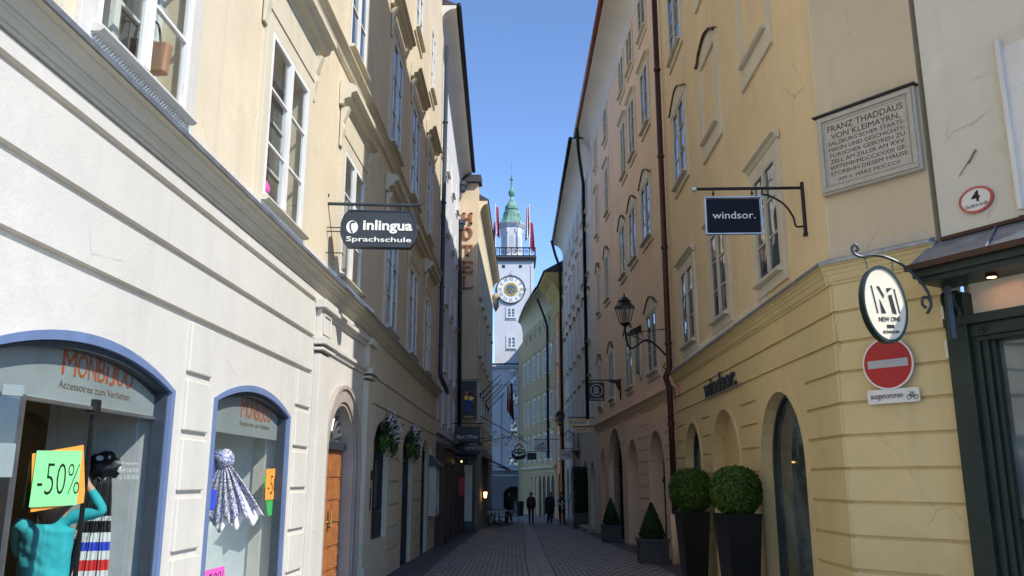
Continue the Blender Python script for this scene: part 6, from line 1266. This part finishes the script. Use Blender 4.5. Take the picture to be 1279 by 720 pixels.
def face(o, hair, long=False):
    m = MB(); hz = 1.615; ball(m, (0, .018, hz+.02), .112, .92, 1.05); h_ = m.build('hair', MT[hair], o, smooth=True)
    for v in h_.data.vertices:
        if v.co.y < -.04: v.co.z = max(v.co.z, hz+.045); v.co.y = max(v.co.y, -.085)
        elif long and v.co.z < hz: v.co.z -= .16; v.co.y += .02
    m = MB(); ball(m, (-.035, -.095, 1.60), .010, n=6); ball(m, (.035, -.095, 1.60), .010, n=6); m.build('eyes', MT['ink'], o); m = MB(); m.prism([(-.012, 1.555), (.012, 1.555), (.004, 1.60), (-.004, 1.60)], -.115, -.085); m.box(-.022, .022, -.095, -.088, 1.528, 1.534); m.build('nose_and_mouth', MT['skin'], o)
def coat(o, mat, z0, z1, r0, r1, open_=False):
    m = MB(); m.lathe([(r0, z0), (r0*.93, (z0+z1)/2-.1), (r1, z1-.12), (r1*.8, z1-.02), (.06, z1+.03)], (0, 0, 0), 18, 0, 1, .72); c = m.build('coat', MT[mat], o, smooth=True)
def pt(top, leg, shoe='ink', top_z=.92, neck=1.47):
    def f(c):
        if c.z > neck: return 'skin'
        if c.z < .07: return shoe
        if abs(c.x) > .18 and c.z < .90: return 'skin'
        return top if c.z > top_z else leg
    return f
def place(px, py):
    r_ = ray(px, py); t = (0-EYE)/(r_[2]+SLOPE*r_[1]); return t*r_[0], t*r_[1]
x, y = place(663.5, 655.5); o = person('man with fair hair in a dark brown jacket walking alone, leftmost of the three walkers', x, y, gz(y), 0, walker(.05), pt('coat_brown', 'coat_black')); face(o, 'hair_blond'); coat(o, 'coat_brown', .84, 1.47, .215, .20)
x, y = place(686.5, 655.5); o = person('fair haired person in a long dark coat with folded hands, centre of the three walkers', x, y, gz(y), 0, walker(.04, fold=True, build=1.12), pt('coat_navy', 'coat_black')); face(o, 'hair_blond'); coat(o, 'coat_navy', .58, 1.47, .26, .22)
x, y = place(702, 656); o = person('dark haired woman in an open dark coat, rightmost of the three walkers', x, y, gz(y), 4, walker(.07, fold=True, build=.88), pt('cloth_white', 'jeans')); face(o, 'hair_dark', True); coat(o, 'coat_black', .72, 1.45, .20, .175)
MB().prism([(-.05, .8), (.05, .8), (.04, 1.3), (-.04, 1.3)], -.155, -.13).build('scarf', MT['grey_band'], o)
x, y = place(687, 652); o = person('person in a bright blue jacket mostly hidden behind the central walker', x+.12, y+1.6, gz(y+1.6), 0, walker(.03, build=1.15), pt('bright_blue', 'jeans')); face(o, 'hair_blond'); coat(o, 'bright_blue', .86, 1.47, .30, .27)
x, y = place(641, 655); o = person('dark clothed person partly behind the terrace tables in deep shade', x-.25, 52, gz(52), 0, walker(.06), pt('coat_black', 'coat_black')); face(o, 'hair_dark'); coat(o, 'coat_black', .8, 1.47, .22, .2)

# woman in the shop, seen from behind (local: x right, y away from the camera)
P = atY(52, 720, 6.80); wx, wy = P.x, 6.80; wz = -.12
def WP(px, py, Y): q = atY(px, py, Y); return (q.x-wx, q.y-wy, q.z-wz)
sR, eR, hR, sL = WP(83, 642, 6.82), WP(134, 636, 6.84), WP(106, 594, 6.80), WP(20, 646, 6.75)
pose = dict(pelvis=(0, 0, .92, (.165, .13)), waist=(0, .0, 1.06, (.135, .11)), chest=(.01, .0, 1.30, (.165, .12)), neck=(.02, .02, 1.50, .05), head=(.03, .04, 1.63, .09), crown=(.03, .03, 1.72, .07),
    shR=(sR[0], sR[1], sR[2]-.03, .062), elR=(eR[0]-.02, eR[1], eR[2]-.02, .048), wrR=(hR[0]+.03, hR[1]-.02, hR[2]-.06, .030), haR=(hR[0], hR[1], hR[2]+.01, .034),
    shL=(sL[0]+.02, sL[1], sL[2]-.03, .062), elL=(sL[0]-.04, .10, 1.20, .045), wrL=(sL[0]+.10, .34, 1.28, .03), haL=(sL[0]+.17, .40, 1.33, .034),
    hiL=(-.10, 0, .86, .105), knL=(-.10, .02, .50, .07), anL=(-.10, 0, .1, .045), toL=(-.11, .14, .03, .04), hiR=(.10, 0, .86, .105), knR=(.10, .02, .50, .07), anR=(.10, 0, .1, .045), toR=(.11, .14, .03, .04))
for s_, bx in (('R', -1), ('L', 1)):
    h = pose['ha'+s_][:3]
    for f_ in range(5):
        dz = (.030, .012, -.006, -.022, .035)[f_]; ln = (.035, .042, .038, .03, .028)[f_]
        a = Vector((h[0]+bx*.03, h[1]+.01, h[2]+dz)) if f_ < 4 else Vector((h[0], h[1]+.01, h[2]+.035))
        d1 = Vector((bx*.8, .5, .1)).normalized() if f_ < 4 else Vector((bx*.5, .2, .8)).normalized(); b_ = a+d1*ln; c = b_+(d1+Vector((0, .6, -.7))).normalized()*ln*.8
        pose['f%d%sa' % (f_, s_)] = (*a, .010); pose['f%d%sb' % (f_, s_)] = (*b_, .009); pose['f%d%sc' % (f_, s_)] = (*c, .0075)
hw = Vector(pose['wrR'][:3]); ew = Vector(pose['elR'][:3])
def wpaint(c):
    if c.z > 1.50 and abs(c.x-.02) < .14: return 'skin'
    if c.z < .80: return 'jeans' if c.z > .08 else 'ink'
    if (c-hw).dot((hw-ew).normalized()) > -.07 and c.x > .1 and c.z > 1.4: return 'skin'
    if c.y > .27: return 'skin'
    return 'teal_knit'
o = person('woman in a turquoise sweater seen from behind through the shop door, reaching to the scarf', wx, wy, wz, 0, pose, wpaint)
tx = bpy.data.textures.new('folds', 'CLOUDS'); tx.noise_scale = .12
m = MB(); ball(m, (.03, .01, 1.655), .125, .95, 1.0); hh = m.build('hair', MT['hair_dark'], o, smooth=True)
for v in hh.data.vertices:
    if v.co.z < 1.62: v.co.z -= (1.62-v.co.z)*1.5; v.co.y -= .035; v.co.x = .03+(v.co.x-.03)*1.05
    v.co += Vector((noise.noise(v.co*30), noise.noise(v.co*30+Vector((3, 3, 3))), 0))*.012
# sweater over the body: hem, folds
m = MB(); vs = []; nA, nZ = 48, 40
for j in range(nZ+1):
    t = j/nZ; z = .78+(1.44-.78)*t
    rx = .215-.03*sin(t*pi*.8)+.012*t+(-.10*max(0, (t-.93)/.07)); ry = .155-.02*sin(t*pi)+(-.05*max(0, (t-.93)/.07))
    for i in range(nA):
        a = 2*pi*i/nA; fo = .012*noise.noise(Vector((cos(a)*1.8+5, sin(a)*1.8, z*16+1.5*cos(a))))*max(.2, -sin(a))+.007*noise.noise(Vector((cos(a)*4, sin(a)*4, z*7)))
        vs.append((.005+(rx+fo)*cos(a), (ry+fo*1.6)*sin(a), z))
m.add(vs, [(j*nA+i, j*nA+(i+1) % nA, (j+1)*nA+(i+1) % nA, (j+1)*nA+i) for j in range(nZ) for i in range(nA)]); sw = m.build('sweater', MT['teal_knit'], o, smooth=True); md = sw.modifiers.new('s', 'SOLIDIFY'); md.thickness = .006
